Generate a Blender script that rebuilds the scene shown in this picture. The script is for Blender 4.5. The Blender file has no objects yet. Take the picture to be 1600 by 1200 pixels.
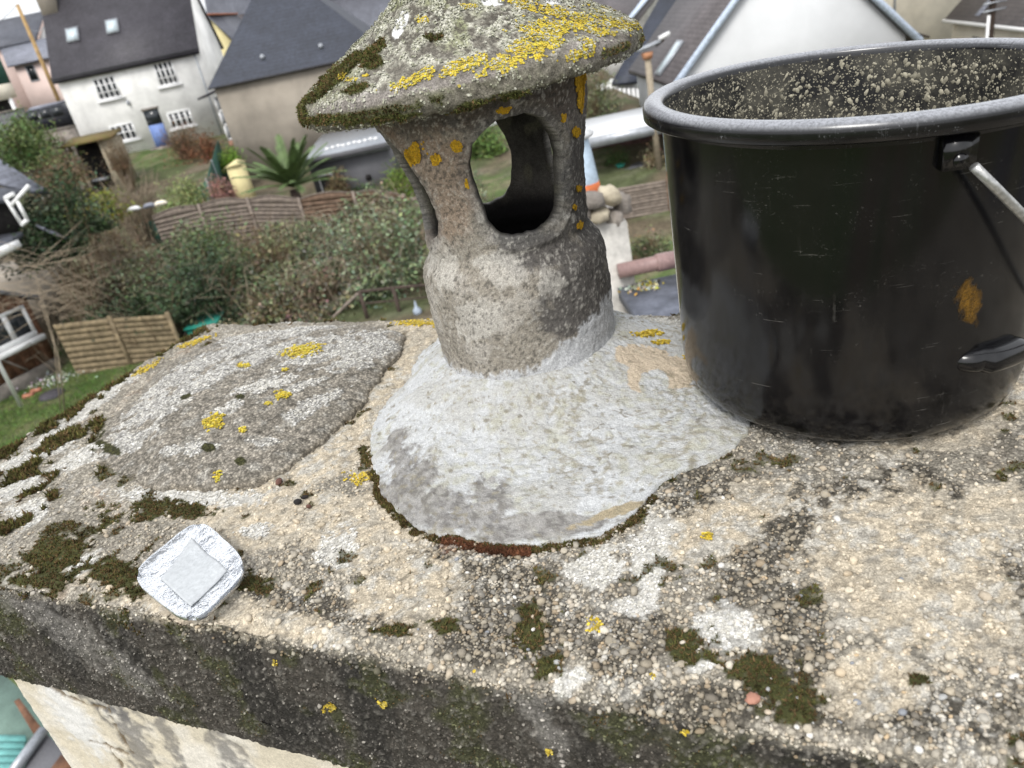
import bpy, math, random
import numpy as np
from mathutils import Vector, Matrix

# ------------------------------------------------------------------ camera, world, light, exposure
SC = bpy.context.scene
COL = SC.collection
CZ = 7.2                                   # eye height over the lawn (standing on the roof)
F = 1200.0                                 # focal length in pixels of the 1600 px wide photograph
_nad = np.array([1300., 2950.])
_d = np.array([_nad[0]-800, -(_nad[1]-600), -F]); _d /= np.linalg.norm(_d)
_up = -_d
_fw = np.array([0, 0, -1.])
_Y = _fw-_up*_fw.dot(_up); _Y /= np.linalg.norm(_Y)
_X = np.cross(_Y, _up)
R = np.array([_X, _Y, _up])
CAM = np.array([0, 0, CZ])
cd = bpy.data.cameras.new('camera'); cam = bpy.data.objects.new('camera', cd); COL.objects.link(cam)
M4 = Matrix([list(R[0])+[0], list(R[1])+[0], list(R[2])+[CZ], [0, 0, 0, 1]])
cam.matrix_world = M4
cd.sensor_width = 36.0; cd.lens = 36.0*F/1600; cd.clip_start = 0.02; cd.clip_end = 3000
cd.dof.use_dof = True; cd.dof.focus_distance = 0.62; cd.dof.aperture_fstop = 27/2.5
SC.camera = cam
W = bpy.data.worlds.new('World'); SC.world = W; W.use_nodes = True
nt = W.node_tree; nt.nodes.clear()
sky = nt.nodes.new('ShaderNodeTexSky'); sky.sky_type = 'NISHITA'; sky.sun_disc = False
SUN_EL, SUN_AZ = math.radians(52), math.radians(205)      # azimuth clockwise from +Y: behind the camera, a little left
sky.sun_elevation = SUN_EL; sky.sun_rotation = SUN_AZ; sky.air_density = 1.0; sky.dust_density = 4.0; sky.altitude = 50
hs = nt.nodes.new('ShaderNodeHueSaturation'); hs.inputs['Saturation'].default_value = 0.22
bg = nt.nodes.new('ShaderNodeBackground'); bg.inputs['Strength'].default_value = 0.15
wo = nt.nodes.new('ShaderNodeOutputWorld')
ov = nt.nodes.new('ShaderNodeMix'); ov.data_type = 'RGBA'; ov.inputs[0].default_value = .6; ov.inputs[7].default_value = (6.3, 6.45, 6.7, 1)   # even high cloud
nt.links.new(sky.outputs[0], hs.inputs['Color']); nt.links.new(hs.outputs[0], ov.inputs[6]); nt.links.new(ov.outputs[2], bg.inputs[0]); nt.links.new(bg.outputs[0], wo.inputs[0])
sd = bpy.data.lights.new('sun', 'SUN'); sd.energy = 1.3; sd.angle = math.radians(18); sd.color = (1, .97, .92)
so = bpy.data.objects.new('sun', sd); COL.objects.link(so)
_sv = Vector((math.sin(SUN_AZ)*math.cos(SUN_EL), math.cos(SUN_AZ)*math.cos(SUN_EL), math.sin(SUN_EL)))
so.rotation_euler = _sv.to_track_quat('Z', 'Y').to_euler()
SC.view_settings.view_transform = 'Standard'; SC.view_settings.look = 'None'
SC.view_settings.exposure = 0.72; SC.view_settings.gamma = 1.0; SC.view_settings.use_curve_mapping = False
SC.render.engine = 'CYCLES'; SC.cycles.max_bounces = 6; SC.cycles.transparent_max_bounces = 8

rnd = random.Random(7); rng = np.random.default_rng(7)

# ------------------------------------------------------------------ survey helpers (photo pixel -> place)
def ray(u, v): return R @ np.array([u-800, -(v-600), -F])
def at(u, v, y):                            # point at depth y
    r = ray(u, v); return CAM+r*(y/r[1])
def onz(u, v, z):                           # point at world height z
    r = ray(u, v); return CAM+r*((z-CZ)/r[2])
def proj(P):
    C = (np.asarray(P, float)-CAM) @ R
    zz = np.minimum(C[..., 2], -1e-3)
    return 800+F*C[..., 0]/-zz, 600-F*C[..., 1]/-zz

# ------------------------------------------------------------------ noise
_perm = np.random.default_rng(3).permutation(256).astype(np.int64); _perm = np.concatenate([_perm, _perm, _perm])
_gr = np.random.default_rng(4).normal(size=(256, 3)); _gr /= np.linalg.norm(_gr, axis=1)[:, None]
def perlin(P, s=1.0, o=0.0):
    P = np.asarray(P, float)*s+o
    i = np.floor(P).astype(np.int64); f = P-i; i &= 255
    w = f*f*f*(f*(f*6-15)+10)
    out = 0
    for dx in (0, 1):
        wx = w[..., 0] if dx else 1-w[..., 0]
        for dy in (0, 1):
            wy = w[..., 1] if dy else 1-w[..., 1]
            for dz in (0, 1):
                wz = w[..., 2] if dz else 1-w[..., 2]
                h = _perm[_perm[_perm[i[..., 0]+dx]+i[..., 1]+dy]+i[..., 2]+dz]
                g = _gr[h]
                out = out+wx*wy*wz*(g[..., 0]*(f[..., 0]-dx)+g[..., 1]*(f[..., 1]-dy)+g[..., 2]*(f[..., 2]-dz))
    return out*1.6
def fbm(P, s, n=3, o=0.0):
    a, t = 1.0, 0
    for k in range(n):
        t = t+a*perlin(P, s, o+17.3*k); s *= 2.1; a *= .5
    return t
def sstep(a, b, x):
    t = np.clip((x-a)/(b-a), 0, 1); return t*t*(3-2*t)
def ell(U, V, L):                           # field: 1 in the middle of an ellipse, 0 at its edge
    out = np.full(np.shape(U), -9.0)
    for e in L:
        cu, cv, ru, rv = e[:4]; a = math.radians(e[4]) if len(e) > 4 else 0
        du, dv = U-cu, V-cv
        x = (du*math.cos(a)+dv*math.sin(a))/ru; y = (-du*math.sin(a)+dv*math.cos(a))/rv
        out = np.maximum(out, 1-np.sqrt(x*x+y*y))
    return out
def pline(U, V, pts):                       # distance in photo pixels to a polyline
    out = np.full(np.shape(U), 1e9)
    for (a, b) in zip(pts[:-1], pts[1:]):
        ax, ay = a; bx, by = b; dx, dy = bx-ax, by-ay
        t = np.clip(((U-ax)*dx+(V-ay)*dy)/(dx*dx+dy*dy), 0, 1)
        out = np.minimum(out, np.hypot(U-ax-t*dx, V-ay-t*dy))
    return out
def mix(a, b, t):
    t = np.asarray(t)[..., None]; return a*(1-t)+np.asarray(b, float)*t

# ------------------------------------------------------------------ objects
ORG = {}
def _key(o): return o.name
def thing(name, label, cat, loc=(0, 0, 0), group=None, kind=None):
    o = bpy.data.objects.new(name, None); COL.objects.link(o)
    o.empty_display_size = .1
    o.location = tuple(float(c) for c in loc); ORG[o.name] = np.array(loc, float)
    tag(o, label, cat, group, kind); return o
def tag(o, label=None, cat=None, group=None, kind=None):
    if label: o['label'] = label
    if cat: o['category'] = cat
    if group: o['group'] = group
    if kind: o['kind'] = kind
    return o
def mesh_np(name, V, faces, mat=None, col=None, smooth=True, fcol=None):
    """V (n,3); faces: array (m,k) or list of such arrays; col (n,3|4) per vertex"""
    if not isinstance(faces, list) or np.ndim(faces[0]) == 1: faces = [faces]
    faces = [np.asarray(f, np.int32) for f in faces if len(f)]
    me = bpy.data.meshes.new(name)
    V = np.ascontiguousarray(V, np.float32)
    me.vertices.add(len(V)); me.vertices.foreach_set('co', V.ravel())
    idx = np.concatenate([f.ravel() for f in faces]); cnt = np.concatenate([np.full(len(f), f.shape[1], np.int32) for f in faces])
    st = np.concatenate([[0], np.cumsum(cnt)[:-1]]).astype(np.int32)
    me.loops.add(len(idx)); me.loops.foreach_set('vertex_index', idx)
    me.polygons.add(len(cnt)); me.polygons.foreach_set('loop_start', st); me.polygons.foreach_set('loop_total', cnt)
    me.update(calc_edges=True); me.validate()
    if smooth: me.polygons.foreach_set('use_smooth', np.ones(len(me.polygons), bool))
    if col is not None:
        c = np.ones((len(V), 4), np.float32); c[:, :col.shape[1]] = col
        a = me.color_attributes.new('Col', 'FLOAT_COLOR', 'POINT'); a.data.foreach_set('color', c.ravel())
    if mat: me.materials.append(mat)
    return me
def put(name, me, parent=None, loc=None, rot=None, scale=None):
    o = bpy.data.objects.new(name, me); COL.objects.link(o)
    if parent: o.parent = parent
    if loc is not None: o.location = loc
    if rot is not None: o.rotation_euler = rot
    if scale is not None: o.scale = scale
    ORG[o.name] = ORG[parent.name] if parent else np.zeros(3)
    return o
def objw(name, V, faces, mat, parent=None, col=None, smooth=False):      # world-space mesh
    V = np.asarray(V, float)
    o = ORG[parent.name] if parent else np.zeros(3)
    return put(name, mesh_np(name, V-o, faces, mat, col, smooth), parent)

class MB:
    def __init__(s): s.v = []; s.f = {}; s.n = 0
    def add(s, V, Fs):
        V = np.asarray(V, float)
        for f in Fs: s.f.setdefault(len(f), []).append([i+s.n for i in f])
        s.v.append(V); s.n += len(V); return s
    def box(s, o, a, b, c):
        o, a, b, c = (np.array(t, float) for t in (o, a, b, c))
        V = [o, o+a, o+a+b, o+b, o+c, o+a+c, o+a+b+c, o+b+c]
        return s.add(V, [(0, 3, 2, 1), (4, 5, 6, 7), (0, 1, 5, 4), (1, 2, 6, 5), (2, 3, 7, 6), (3, 0, 4, 7)])
    def prism(s, pts, ext):
        P = np.array(pts, float); n = len(P); e = np.array(ext, float)
        Fs = [tuple(range(n))[::-1], tuple(range(n, 2*n))]+[(i, (i+1) % n, n+(i+1) % n, n+i) for i in range(n)]
        return s.add(np.concatenate([P, P+e]), Fs)
    def tube(s, pts, r, n=8, cap=True):
        P = np.array(pts, float); m = len(P); r = np.broadcast_to(np.asarray(r, float), (m,))
        T = np.gradient(P, axis=0); T /= np.linalg.norm(T, axis=1)[:, None]+1e-12
        ref = np.array([0, 0, 1.]) if abs(T[0][2]) < .9 else np.array([1., 0, 0])
        V = []
        for i in range(m):
            u = ref-T[i]*ref.dot(T[i]); u /= np.linalg.norm(u); ref = u; w = np.cross(T[i], u)
            th = np.arange(n)*2*np.pi/n
            V.append(P[i]+r[i]*(np.cos(th)[:, None]*u+np.sin(th)[:, None]*w))
        Fs = [(i*n+j, i*n+(j+1) % n, (i+1)*n+(j+1) % n, (i+1)*n+j) for i in range(m-1) for j in range(n)]
        if cap: Fs += [tuple(range(n))[::-1], tuple(range((m-1)*n, m*n))]
        return s.add(np.concatenate(V), Fs)
    def build(s, name, mat, parent=None, smooth=False, col=None):
        V = np.concatenate(s.v)
        fl = [np.array(v, np.int32) for v in s.f.values()]
        return objw(name, V, fl, mat, parent, col, smooth)

# ------------------------------------------------------------------ materials
def newmat(name):
    m = bpy.data.materials.new(name); m.use_nodes = True
    n = m.node_tree.nodes; l = m.node_tree.links; b = n['Principled BSDF']; return m, n, l, b
def nz(n, l, scale, detail=4, rough=.6, vec=None, coord='Object'):
    t = n.new('ShaderNodeTexNoise'); t.inputs['Scale'].default_value = scale; t.inputs['Detail'].default_value = detail; t.inputs['Roughness'].default_value = rough
    tc = n.new('ShaderNodeTexCoord'); l.new(tc.outputs[coord], t.inputs['Vector']); return t
def mrange(n, l, src, a, b, c, d):
    m = n.new('ShaderNodeMapRange'); m.inputs[1].default_value = a; m.inputs[2].default_value = b; m.inputs[3].default_value = c; m.inputs[4].default_value = d
    l.new(src, m.inputs[0]); return m.outputs[0]
def mulc(n, l, c, f):
    m = n.new('ShaderNodeMix'); m.data_type = 'RGBA'; m.blend_type = 'MULTIPLY'; m.inputs[0].default_value = 1
    l.new(c, m.inputs[6]); l.new(f, m.inputs[7]); return m.outputs[2]
def bump(n, l, b, src, strength, dist):
    k = n.new('ShaderNodeBump'); k.inputs['Strength'].default_value = strength; k.inputs['Distance'].default_value = dist
    l.new(src, k.inputs['Height']); l.new(k.outputs[0], b.inputs['Normal']); return k
def plain(name, c, rough=.8, s1=8, var=.25, metal=0, bs=0, bd=.01, s2=60, c2=None, spec=.3):
    """base colour with two scales of mottling"""
    m, n, l, b = newmat(name)
    t = nz(n, l, s1, 5); t2 = nz(n, l, s2, 3)
    mx = n.new('ShaderNodeMix'); mx.data_type = 'RGBA'
    c2 = c2 or tuple(x*(1-var) for x in c); c1 = tuple(min(1, x*(1+var*.5)) for x in c)
    mx.inputs[6].default_value = (*c1, 1); mx.inputs[7].default_value = (*c2, 1)
    l.new(mrange(n, l, t.outputs[0], .35, .65, 0, 1), mx.inputs[0])
    l.new(mulc(n, l, mx.outputs[2], mrange(n, l, t2.outputs[0], .3, .7, .82, 1.12)), b.inputs['Base Color'])
    b.inputs['Roughness'].default_value = rough; b.inputs['Metallic'].default_value = metal; b.inputs['Specular IOR Level'].default_value = spec
    if bs: bump(n, l, b, t2.outputs[0], bs, bd)
    return m
def attr_mat(name, rough=.92, gs=700, ga=.35, bs=.6, bd=.0012, vor=False, spec=.2, speck=0):
    """colour from the mesh's own albedo attribute, fine grain and relief on top"""
    m, n, l, b = newmat(name)
    a = n.new('ShaderNodeAttribute'); a.attribute_name = 'Col'
    t = nz(n, l, gs, 3, .7); t2 = nz(n, l, gs*.32, 4, .65)
    c = mulc(n, l, a.outputs['Color'], mrange(n, l, t.outputs[0], .3, .7, 1-ga, 1+ga*.6))
    c = mulc(n, l, c, mrange(n, l, t2.outputs[0], .3, .7, 1-ga*.7, 1+ga*.45))
    if speck:
        t3 = nz(n, l, gs*1.15, 2, .8)
        c = mulc(n, l, c, mrange(n, l, t3.outputs[0], .60, .68, 1, 1+speck)); c = mulc(n, l, c, mrange(n, l, t3.outputs[0], .33, .41, 1-.62*min(1, speck), 1))
    h = t2.outputs[0]
    if vor:
        tc = n.new('ShaderNodeTexCoord')
        v = n.new('ShaderNodeTexVoronoi'); v.inputs['Scale'].default_value = 330; l.new(tc.outputs['Object'], v.inputs['Vector'])
        sp = n.new('ShaderNodeSeparateColor'); l.new(v.outputs['Color'], sp.inputs[0])
        cell = mrange(n, l, sp.outputs[0], 0, 1, .62, 1.3)
        edge = mrange(n, l, v.outputs['Distance'], .25, .62, 1.0, .52)
        mm = n.new('ShaderNodeMath'); mm.operation = 'MULTIPLY'; l.new(cell, mm.inputs[0]); l.new(edge, mm.inputs[1])
        mx = n.new('ShaderNodeMix'); mx.data_type = 'RGBA'; mx.blend_type = 'MULTIPLY'
        l.new(a.outputs['Alpha'], mx.inputs[0]); l.new(c, mx.inputs[6]); l.new(mm.outputs[0], mx.inputs[7]); c = mx.outputs[2]
        m2 = n.new('ShaderNodeMath'); m2.operation = 'MULTIPLY'; l.new(edge, m2.inputs[0]); l.new(a.outputs['Alpha'], m2.inputs[1])
        m3 = n.new('ShaderNodeMath'); m3.operation = 'ADD'; l.new(m2.outputs[0], m3.inputs[0]); l.new(t2.outputs[0], m3.inputs[1]); h = m3.outputs[0]
    l.new(c, b.inputs['Base Color'])
    b.inputs['Roughness'].default_value = rough; b.inputs['Specular IOR Level'].default_value = spec
    bump(n, l, b, h, bs, bd)
    return m
M = {}
M['slab'] = attr_mat('weathered_concrete', vor=True, bs=.8, bd=.0015, speck=.8)
M['pot'] = attr_mat('cast_concrete', gs=950, ga=.4, bs=.7, bd=.0008, speck=.7)
M['cap'] = attr_mat('lichened_concrete', gs=700, ga=.5, bs=.9, bd=.0014, speck=.9)
M['render'] = attr_mat('lime_render', gs=800, ga=.22, bs=.5, bd=.0009, speck=.15)
M['mortar'] = attr_mat('painted_mortar', gs=900, ga=.22, bs=1.0, bd=.0018, speck=.55)
M['pebble'] = attr_mat('pebble_stone', rough=.75, gs=500, ga=.2, bs=.2, bd=.0003)
M['moss'] = attr_mat('moss_green', rough=.95, gs=400, ga=.4, bs=0, bd=.001)
M['lichen'] = attr_mat('lichen_crust', rough=.95, gs=700, ga=.3, bs=.3, bd=.0005)
M['leaf'] = attr_mat('leaf_foliage', rough=.6, gs=6, ga=.3, bs=0, spec=.25)
M['mudspeck'] = attr_mat('dried_mortar_specks', rough=.7, gs=300, ga=.15, bs=0)

# ------------------------------------------------------------------ ground and sky-side setting
_gy = [0, 21, 27, 38, 48, 60, 75, 110, 250, 700]
_gz = [-7.2, -7.2, -6.45, -5.36, -4.14, -3.2, -1.6, -1.0, -2.5, -9.0]
def gz(x, y):
    z = np.interp(y, _gy, _gz); x = np.asarray(x, float); t = np.clip((x-8)/5, 0, 1)*np.clip((75-np.asarray(y, float))/15, 0, 1)
    return CZ+z*(1-t)+np.minimum(z, -8.2)*t
gx = np.concatenate([-np.geomspace(900, 42, 14), np.linspace(-40, 40, 161), np.geomspace(42, 900, 14)])
gyv = np.concatenate([-np.geomspace(300, 1.5, 12), np.linspace(0, 60, 150), np.geomspace(61, 1200, 26)])
GX, GY = np.meshgrid(gx, gyv)
P = np.stack([GX, GY, GX*0], -1).reshape(-1, 3)
zz = gz(P[:, 0], P[:, 1])+.12*fbm(P, .35, 3)*sstep(21, 30, P[:, 1])
P[:, 2] = zz
U, V = proj(P)
n1 = fbm(P, .5, 4); n2 = fbm(P, 2.2, 3, 9)
gc = mix(np.array([.13, .105, .07]), [.085, .10, .045], sstep(-.25, .25, n1))
grass = np.maximum.reduce([sstep(-.05, .1, ell(U, V, [(60, 660, 300, 110, -20), (250, 245, 45, 22, -10), (775, 298, 60, 25), (1300, 420, 500, 60)])), (P[:, 1] < 20.6)*(P[:, 0] < -6.5)*1.0])
gc = mix(gc, mix(np.array([.085, .125, .04]), [.14, .13, .075], sstep(-.1, .5, n2)), grass)
gc = mix(gc, [.15, .14, .11], sstep(.1, .4, n2)*.35*(1-grass))
gc = mix(gc, [.2, .2, .19], sstep(60, 64, P[:, 1])*sstep(90, 84, P[:, 1])*.7)
gc *= (1+.35*n2)[:, None]
nx_, ny_ = len(gx), len(gyv)
ii = np.arange((ny_-1)*nx_).reshape(ny_-1, nx_)[:, :-1].ravel()
GF = np.stack([ii, ii+1, ii+nx_+1, ii+nx_], 1)
M['ground'] = attr_mat('garden_ground', gs=9, ga=.4, bs=.6, bd=.05)
o = objw('ground', P, GF, M['ground'], None, np.clip(gc, 0, 1), True); o['kind'] = 'structure'

# ------------------------------------------------------------------ plants
def leaf_cloud(C, size, col, seed=0, asp=.5, up=.3, jit=.35):
    """C (n,3) centres -> one folded quad per leaf"""
    r = np.random.default_rng(seed); n = len(C)
    a = r.normal(size=(n, 3)); a[:, 2] = a[:, 2]*.6+up; a /= np.linalg.norm(a, axis=1)[:, None]
    b = np.cross(a, r.normal(size=(n, 3))); b /= np.linalg.norm(b, axis=1)[:, None]+1e-9
    s = (size*r.uniform(.6, 1.4, n))[:, None]
    nn = np.cross(a, b)
    V = np.stack([C-a*s*.5, C+b*s*asp*.5+nn*s*.1, C+a*s*.5, C-b*s*asp*.5+nn*s*.1], 1).reshape(-1, 3)
    Fq = np.arange(4*n).reshape(n, 4)
    cc = np.clip(col*(1+jit*r.normal(size=(n, 1)))*(1+.12*r.normal(size=(n, 3))), .008, .9)
    return V, Fq, np.repeat(cc, 4, 0)
def clumps(n, rx, ry, rz, k, seed):
    r = np.random.default_rng(seed)
    c = r.normal(size=(k, 3)); c /= np.linalg.norm(c, axis=1)[:, None]; c *= r.uniform(.35, .85, (k, 1)); c[:, 2] = np.abs(c[:, 2])*1.1-.1
    i = r.integers(0, k, n); p = c[i]+r.normal(size=(n, 3))*r.uniform(.12, .3, (k, 1))[i]
    p[:, 2] = np.maximum(p[:, 2], -.05)
    return p*np.array([rx, ry, rz])
def twigs(mb, n, rx, rz, seed, r0=.012, spread=.8, lean=0):
    r = random.Random(seed)
    for i in range(n):
        a = r.uniform(0, 6.283); q = r.random()**.5*spread
        b = np.array([math.cos(a)*rx*.25*r.random(), math.sin(a)*rx*.25*r.random(), 0])
        e = np.array([math.cos(a)*rx*q+lean*rz*r.random(), math.sin(a)*rx*q, rz*r.uniform(.55, 1.05)])
        m_ = (b+e)/2+np.array([r.uniform(-.1, .1)*rx, r.uniform(-.1, .1)*rx, rz*.12])
        mb.tube([b, b*.6+m_*.4, m_, m_*.4+e*.6, e], [r0, r0*.85, r0*.6, r0*.4, r0*.15], 4, False)
M['twig'] = plain('twig_bark', (.2, .145, .09), .9, 4, .5)
M['twigpale'] = plain('pale_twig_bark', (.29, .235, .17), .9, 4, .4)
def shrub(name, label, cat, u, v, y, rx, rz, n, size, col, seed, tw=40, col2=None, k=26, asp=.5, twm='twig', zoff=0, up=.3, ry=None):
    p = at(u, v, y); base = np.array([p[0], y, float(gz(p[0], y))])
    root = thing(name, label, cat, base)
    H = p[2]+rz*.5-base[2] if zoff == 0 else zoff       # crown height so its middle lands on the sighted point
    H = max(H, rz)
    C = clumps(n, rx, ry or rx, rz, k, seed)+np.array([0, 0, H-rz])
    cc = np.tile(np.array(col, float), (n, 1))
    nn = fbm(C+seed, 1.3/max(rx, .5), 2)
    if col2 is not None: cc = mix(cc, col2, sstep(-.1, .3, nn))
    Vv, Ff, Cc = leaf_cloud(C, size, cc, seed, asp, up)
    if n: put('crown', mesh_np('crown', Vv, Ff, M['leaf'], Cc, False), root)
    mb = MB(); twigs(mb, tw, rx, H*.95, seed, r0=.018)
    put('stems', mesh_np('stems', np.concatenate(mb.v), [np.array(x) for x in mb.f.values()], M[twm]), root)
    return root
GRY = (.19, .225, .14); OLV = (.18, .18, .085); DRK = (.055, .085, .045); BRN = (.15, .10, .055); LIM = (.17, .22, .06)
PLANTS = [
 ('tall_shrub', 'big grey green shrub with loose arching stems left of the chimney pot', 'shrub', 600, 420, 22.5, 1.7, 2.3, 5200, .13, GRY, 1, dict(tw=60, col2=(.14, .19, .10))),
 ('tall_shrub', 'pale grey green bushy shrub below the brown fence post', 'shrub', 545, 400, 24, 1.5, 1.7, 3800, .13, (.19, .23, .15), 2, dict(tw=50)),
 ('bramble_bush', 'brown and green bramble bush in the middle of the thicket', 'bush', 420, 400, 24, 1.5, 2.3, 3600, .12, (.16, .19, .09), 3, dict(tw=90, col2=(.2, .165, .095))),
 ('leafy_bush', 'mid green bush covering the foot of the grey weathered fence panel', 'bush', 320, 385, 25, 1.5, 1.7, 4200, .12, (.12, .165, .065), 4, dict(col2=(.16, .2, .10))),
 ('ivy_bush', 'large dark green ivy bush above the lawn fence', 'bush', 320, 425, 22.8, 1.7, 1.7, 6500, .11, DRK, 5, dict(col2=(.07, .105, .05))),
 ('ivy_bush', 'dark ivy mound hanging over the top of the pale board fence', 'bush', 225, 478, 21.2, 1.9, .95, 5500, .10, (.03, .052, .022), 6, dict(col2=(.07, .10, .05), ry=.6)),
 ('ivy_bush', 'dark ivy clump nearest the back corner of the chimney slab', 'bush', 345, 470, 22.3, .95, 1.0, 3400, .10, (.028, .05, .022), 7, dict()),
 ('evergreen_bush', 'dark evergreen bush beside the white dormer window', 'bush', 85, 315, 23, 1.5, 1.9, 5200, .12, (.045, .075, .032), 8, dict(col2=(.09, .11, .07))),
 ('evergreen_bush', 'dense dark bush under the loose grey planks', 'bush', 75, 370, 22, 1.2, 1.2, 4200, .11, (.035, .058, .026), 9, dict()),
 ('thorny_shrub', 'brown leafless shrub with upright stems between green bushes', 'shrub', 165, 365, 26, 1.7, 2.2, 1500, .10, (.17, .13, .075), 10, dict(tw=120, twm='twigpale')),
 ('yellow_green_shrub', 'shrub topped with yellow green leaves above brown stems', 'shrub', 145, 322, 27.5, 1.1, 1.1, 2600, .12, (.2, .22, .035), 11, dict()),
 ('round_bush', 'pale lime green conical bush beside the grey fence panel', 'bush', 283, 305, 29, .95, 1.05, 5200, .08, (.24, .29, .11), 12, dict(tw=6)),
 ('flowering_bush', 'small bush covered in dusty pink flowers', 'bush', 338, 293, 29, .55, .95, 2400, .08, (.42, .22, .19), 13, dict(tw=50, col2=(.2, .13, .10))),
 ('clipped_bush', 'bright green clipped bush behind the yellow shed', 'bush', 357, 246, 36, .75, 1.0, 4200, .08, (.14, .24, .03), 14, dict(tw=4)),
 ('clipped_bush', 'round bright green bush beside the grey annex wall', 'bush', 622, 285, 30, .75, 1.25, 4600, .08, (.15, .22, .04), 15, dict(tw=4)),
 ('laurel_bush', 'large glossy green bush at the far left above the slate roof', 'bush', 20, 225, 38, 1.8, 2.0, 6500, .15, (.075, .12, .035), 16, dict(col2=(.14, .19, .07))),
 ('laurel_bush', 'tall glossy green bush in front of the stone wall', 'bush', 38, 208, 40, 1.2, 1.4, 4200, .13, (.11, .17, .045), 17, dict()),
 ('bare_shrub', 'reddish brown winter shrub right of the blue door', 'shrub', 285, 222, 44, 1.4, 1.9, 2600, .09, (.2, .105, .06), 18, dict(tw=160)),
 ('bare_shrub', 'rusty leafless shrub at the white house corner', 'shrub', 320, 228, 43, 1.1, 1.4, 2400, .09, (.22, .095, .05), 19, dict(tw=90)),
 ('bare_shrub', 'brown twiggy shrub in front of the low mossy shed', 'shrub', 180, 235, 40, .8, 1.5, 700, .08, BRN, 20, dict(tw=130)),
 ('dry_bush', 'dry tan bush growing left of the small shed', 'bush', 92, 262, 35, 1.3, 1.3, 2600, .10, (.2, .15, .085), 21, dict(tw=90, col2=(.13, .11, .06))),
 ('dry_bush', 'reddish dry shrub against the stone garden wall', 'bush', 80, 225, 41, 1.0, 1.8, 1500, .09, (.15, .09, .055), 22, dict(tw=120)),
 ('bare_thicket', 'tangle of grey bare branches in front of the straw heap', 'shrub', 195, 290, 31, 1.9, 1.2, 300, .08, (.18, .15, .1), 23, dict(tw=220, twm='twigpale')),
 ('green_bush', 'leafy green bush seen through the opening of the chimney pot', 'bush', 748, 238, 34, 1.5, 1.3, 7500, .12, (.13, .20, .055), 24, dict(col2=(.08, .13, .035))),
 ('pale_bush', 'pale feathery bush right of the chimney cap', 'bush', 925, 150, 36, 1.6, 2.4, 4200, .10, (.17, .19, .10), 25, dict(tw=50)),
 ('red_hedge', 'reddish brown tree crown behind the chimney cap', 'tree', 880, 10, 80, 3.5, 4.5, 3800, .3, (.15, .08, .05), 26, dict(tw=60)),
 ('far_hedge', 'green shrub on the ridge line of the far grey roof', 'tree', 530, 2, 75, 2.6, 2.4, 2600, .25, (.10, .14, .06), 27, dict()),
 ('meadow_bush', 'dull green bush at the foot of the right slatted fence', 'bush', 1015, 385, 20, .7, .7, 1800, .09, (.10, .12, .06), 28, dict(col2=(.16, .12, .07))),
 ('low_hedge', 'low dark green hedge along the base of the annex', 'hedge', 575, 300, 29.6, 1.2, .6, 2400, .09, (.06, .10, .03), 29, dict(ry=.4)),
 ('dry_bush', 'brown seed headed bush before the annex door', 'bush', 525, 283, 29.4, .55, .8, 1500, .09, (.17, .13, .07), 30, dict(tw=40)),
 ('green_bush', 'green shrub in the thicket below the right fence panels', 'bush', 655, 395, 24.5, 1.5, 1.5, 3800, .12, (.16, .21, .10), 31, dict()),
 ('grey_bush', 'silvery green bush left of the timber railing', 'bush', 500, 450, 22, 1.4, 1.3, 3600, .11, (.17, .19, .13), 32, dict(col2=(.19, .155, .10))),
 ('olive_bush', 'olive brown bush hugging the left end of the railing', 'bush', 430, 465, 22, 1.3, 1.0, 2800, .10, (.12, .105, .05), 33, dict(tw=90)),
 ('grey_bush', 'grey green bush between the brown shrub and the ivy mound', 'bush', 200, 425, 23.5, 1.5, 1.3, 3600, .11, (.15, .18, .10), 34, dict(col2=(.2, .16, .105))),
 ('hedge', 'small bush with grey leaves at the right edge beyond the bucket', 'hedge', 1585, 52, 40, 1.6, 1.4, 2600, .12, (.12, .14, .08), 35, dict()),
]
for pl in PLANTS:
    nm, lab, cat, u, v, y, rx, rz, n, size, col, seed, kw = pl
    shrub(nm, lab, cat, u, v, y, rx, rz, n, size, col, seed, **kw)
# thicket of brambles that reads as one mass
n = 60000
x_ = rng.uniform(-15.5, 0.5, n); y_ = rng.uniform(20.9, 27.1, n)
Pt = np.stack([x_, y_, x_*0], 1)
h = np.clip(.6+.95*fbm(Pt, .45, 3, 5)+.35*sstep(24, 26.5, y_), .12, 1.7); Pt[:, 2] = gz(x_, y_)+h*rng.uniform(.1, 1, n)**.6
U, V = proj(Pt); keep = ~((U < 140) & (V > 470)); Pt = Pt[keep]
nn = fbm(Pt, .55, 3, 31); n3 = fbm(Pt, 1.7, 2, 3)
cc = mix(np.array([.20, .24, .13]), [.31, .265, .18], sstep(-.1, .3, nn)); cc = mix(cc, [.20, .235, .15], sstep(.1, .35, n3)*.7); cc = mix(cc, [.035, .055, .026], sstep(.1, .4, -n3)*.6)
Vv, Ff, Cc = leaf_cloud(Pt, .12, cc, 77)
o = objw('bramble_thicket', Vv, Ff, M['leaf'], None, Cc); tag(o, 'mixed brown and green bramble thicket filling the garden between the fences', 'brambles', kind='stuff')
mb = MB(); r = random.Random(5)
for i in range(650):
    x0, y0 = r.uniform(-15, .5), r.uniform(21, 27.3); z0 = float(gz(x0, y0)); a = r.uniform(0, 6.28); L = r.uniform(.6, 2.2)
    mb.tube([(x0, y0, z0), (x0+math.cos(a)*L*.3, y0+math.sin(a)*L*.3, z0+L*.75), (x0+math.cos(a)*L*.9, y0+math.sin(a)*L*.8, z0+L*.7)], [.014, .01, .003], 3, False)
o = mb.build('bramble_canes', M['twigpale']); tag(o, 'thin pale bramble canes arching through the thicket', 'brambles', kind='stuff')
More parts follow.
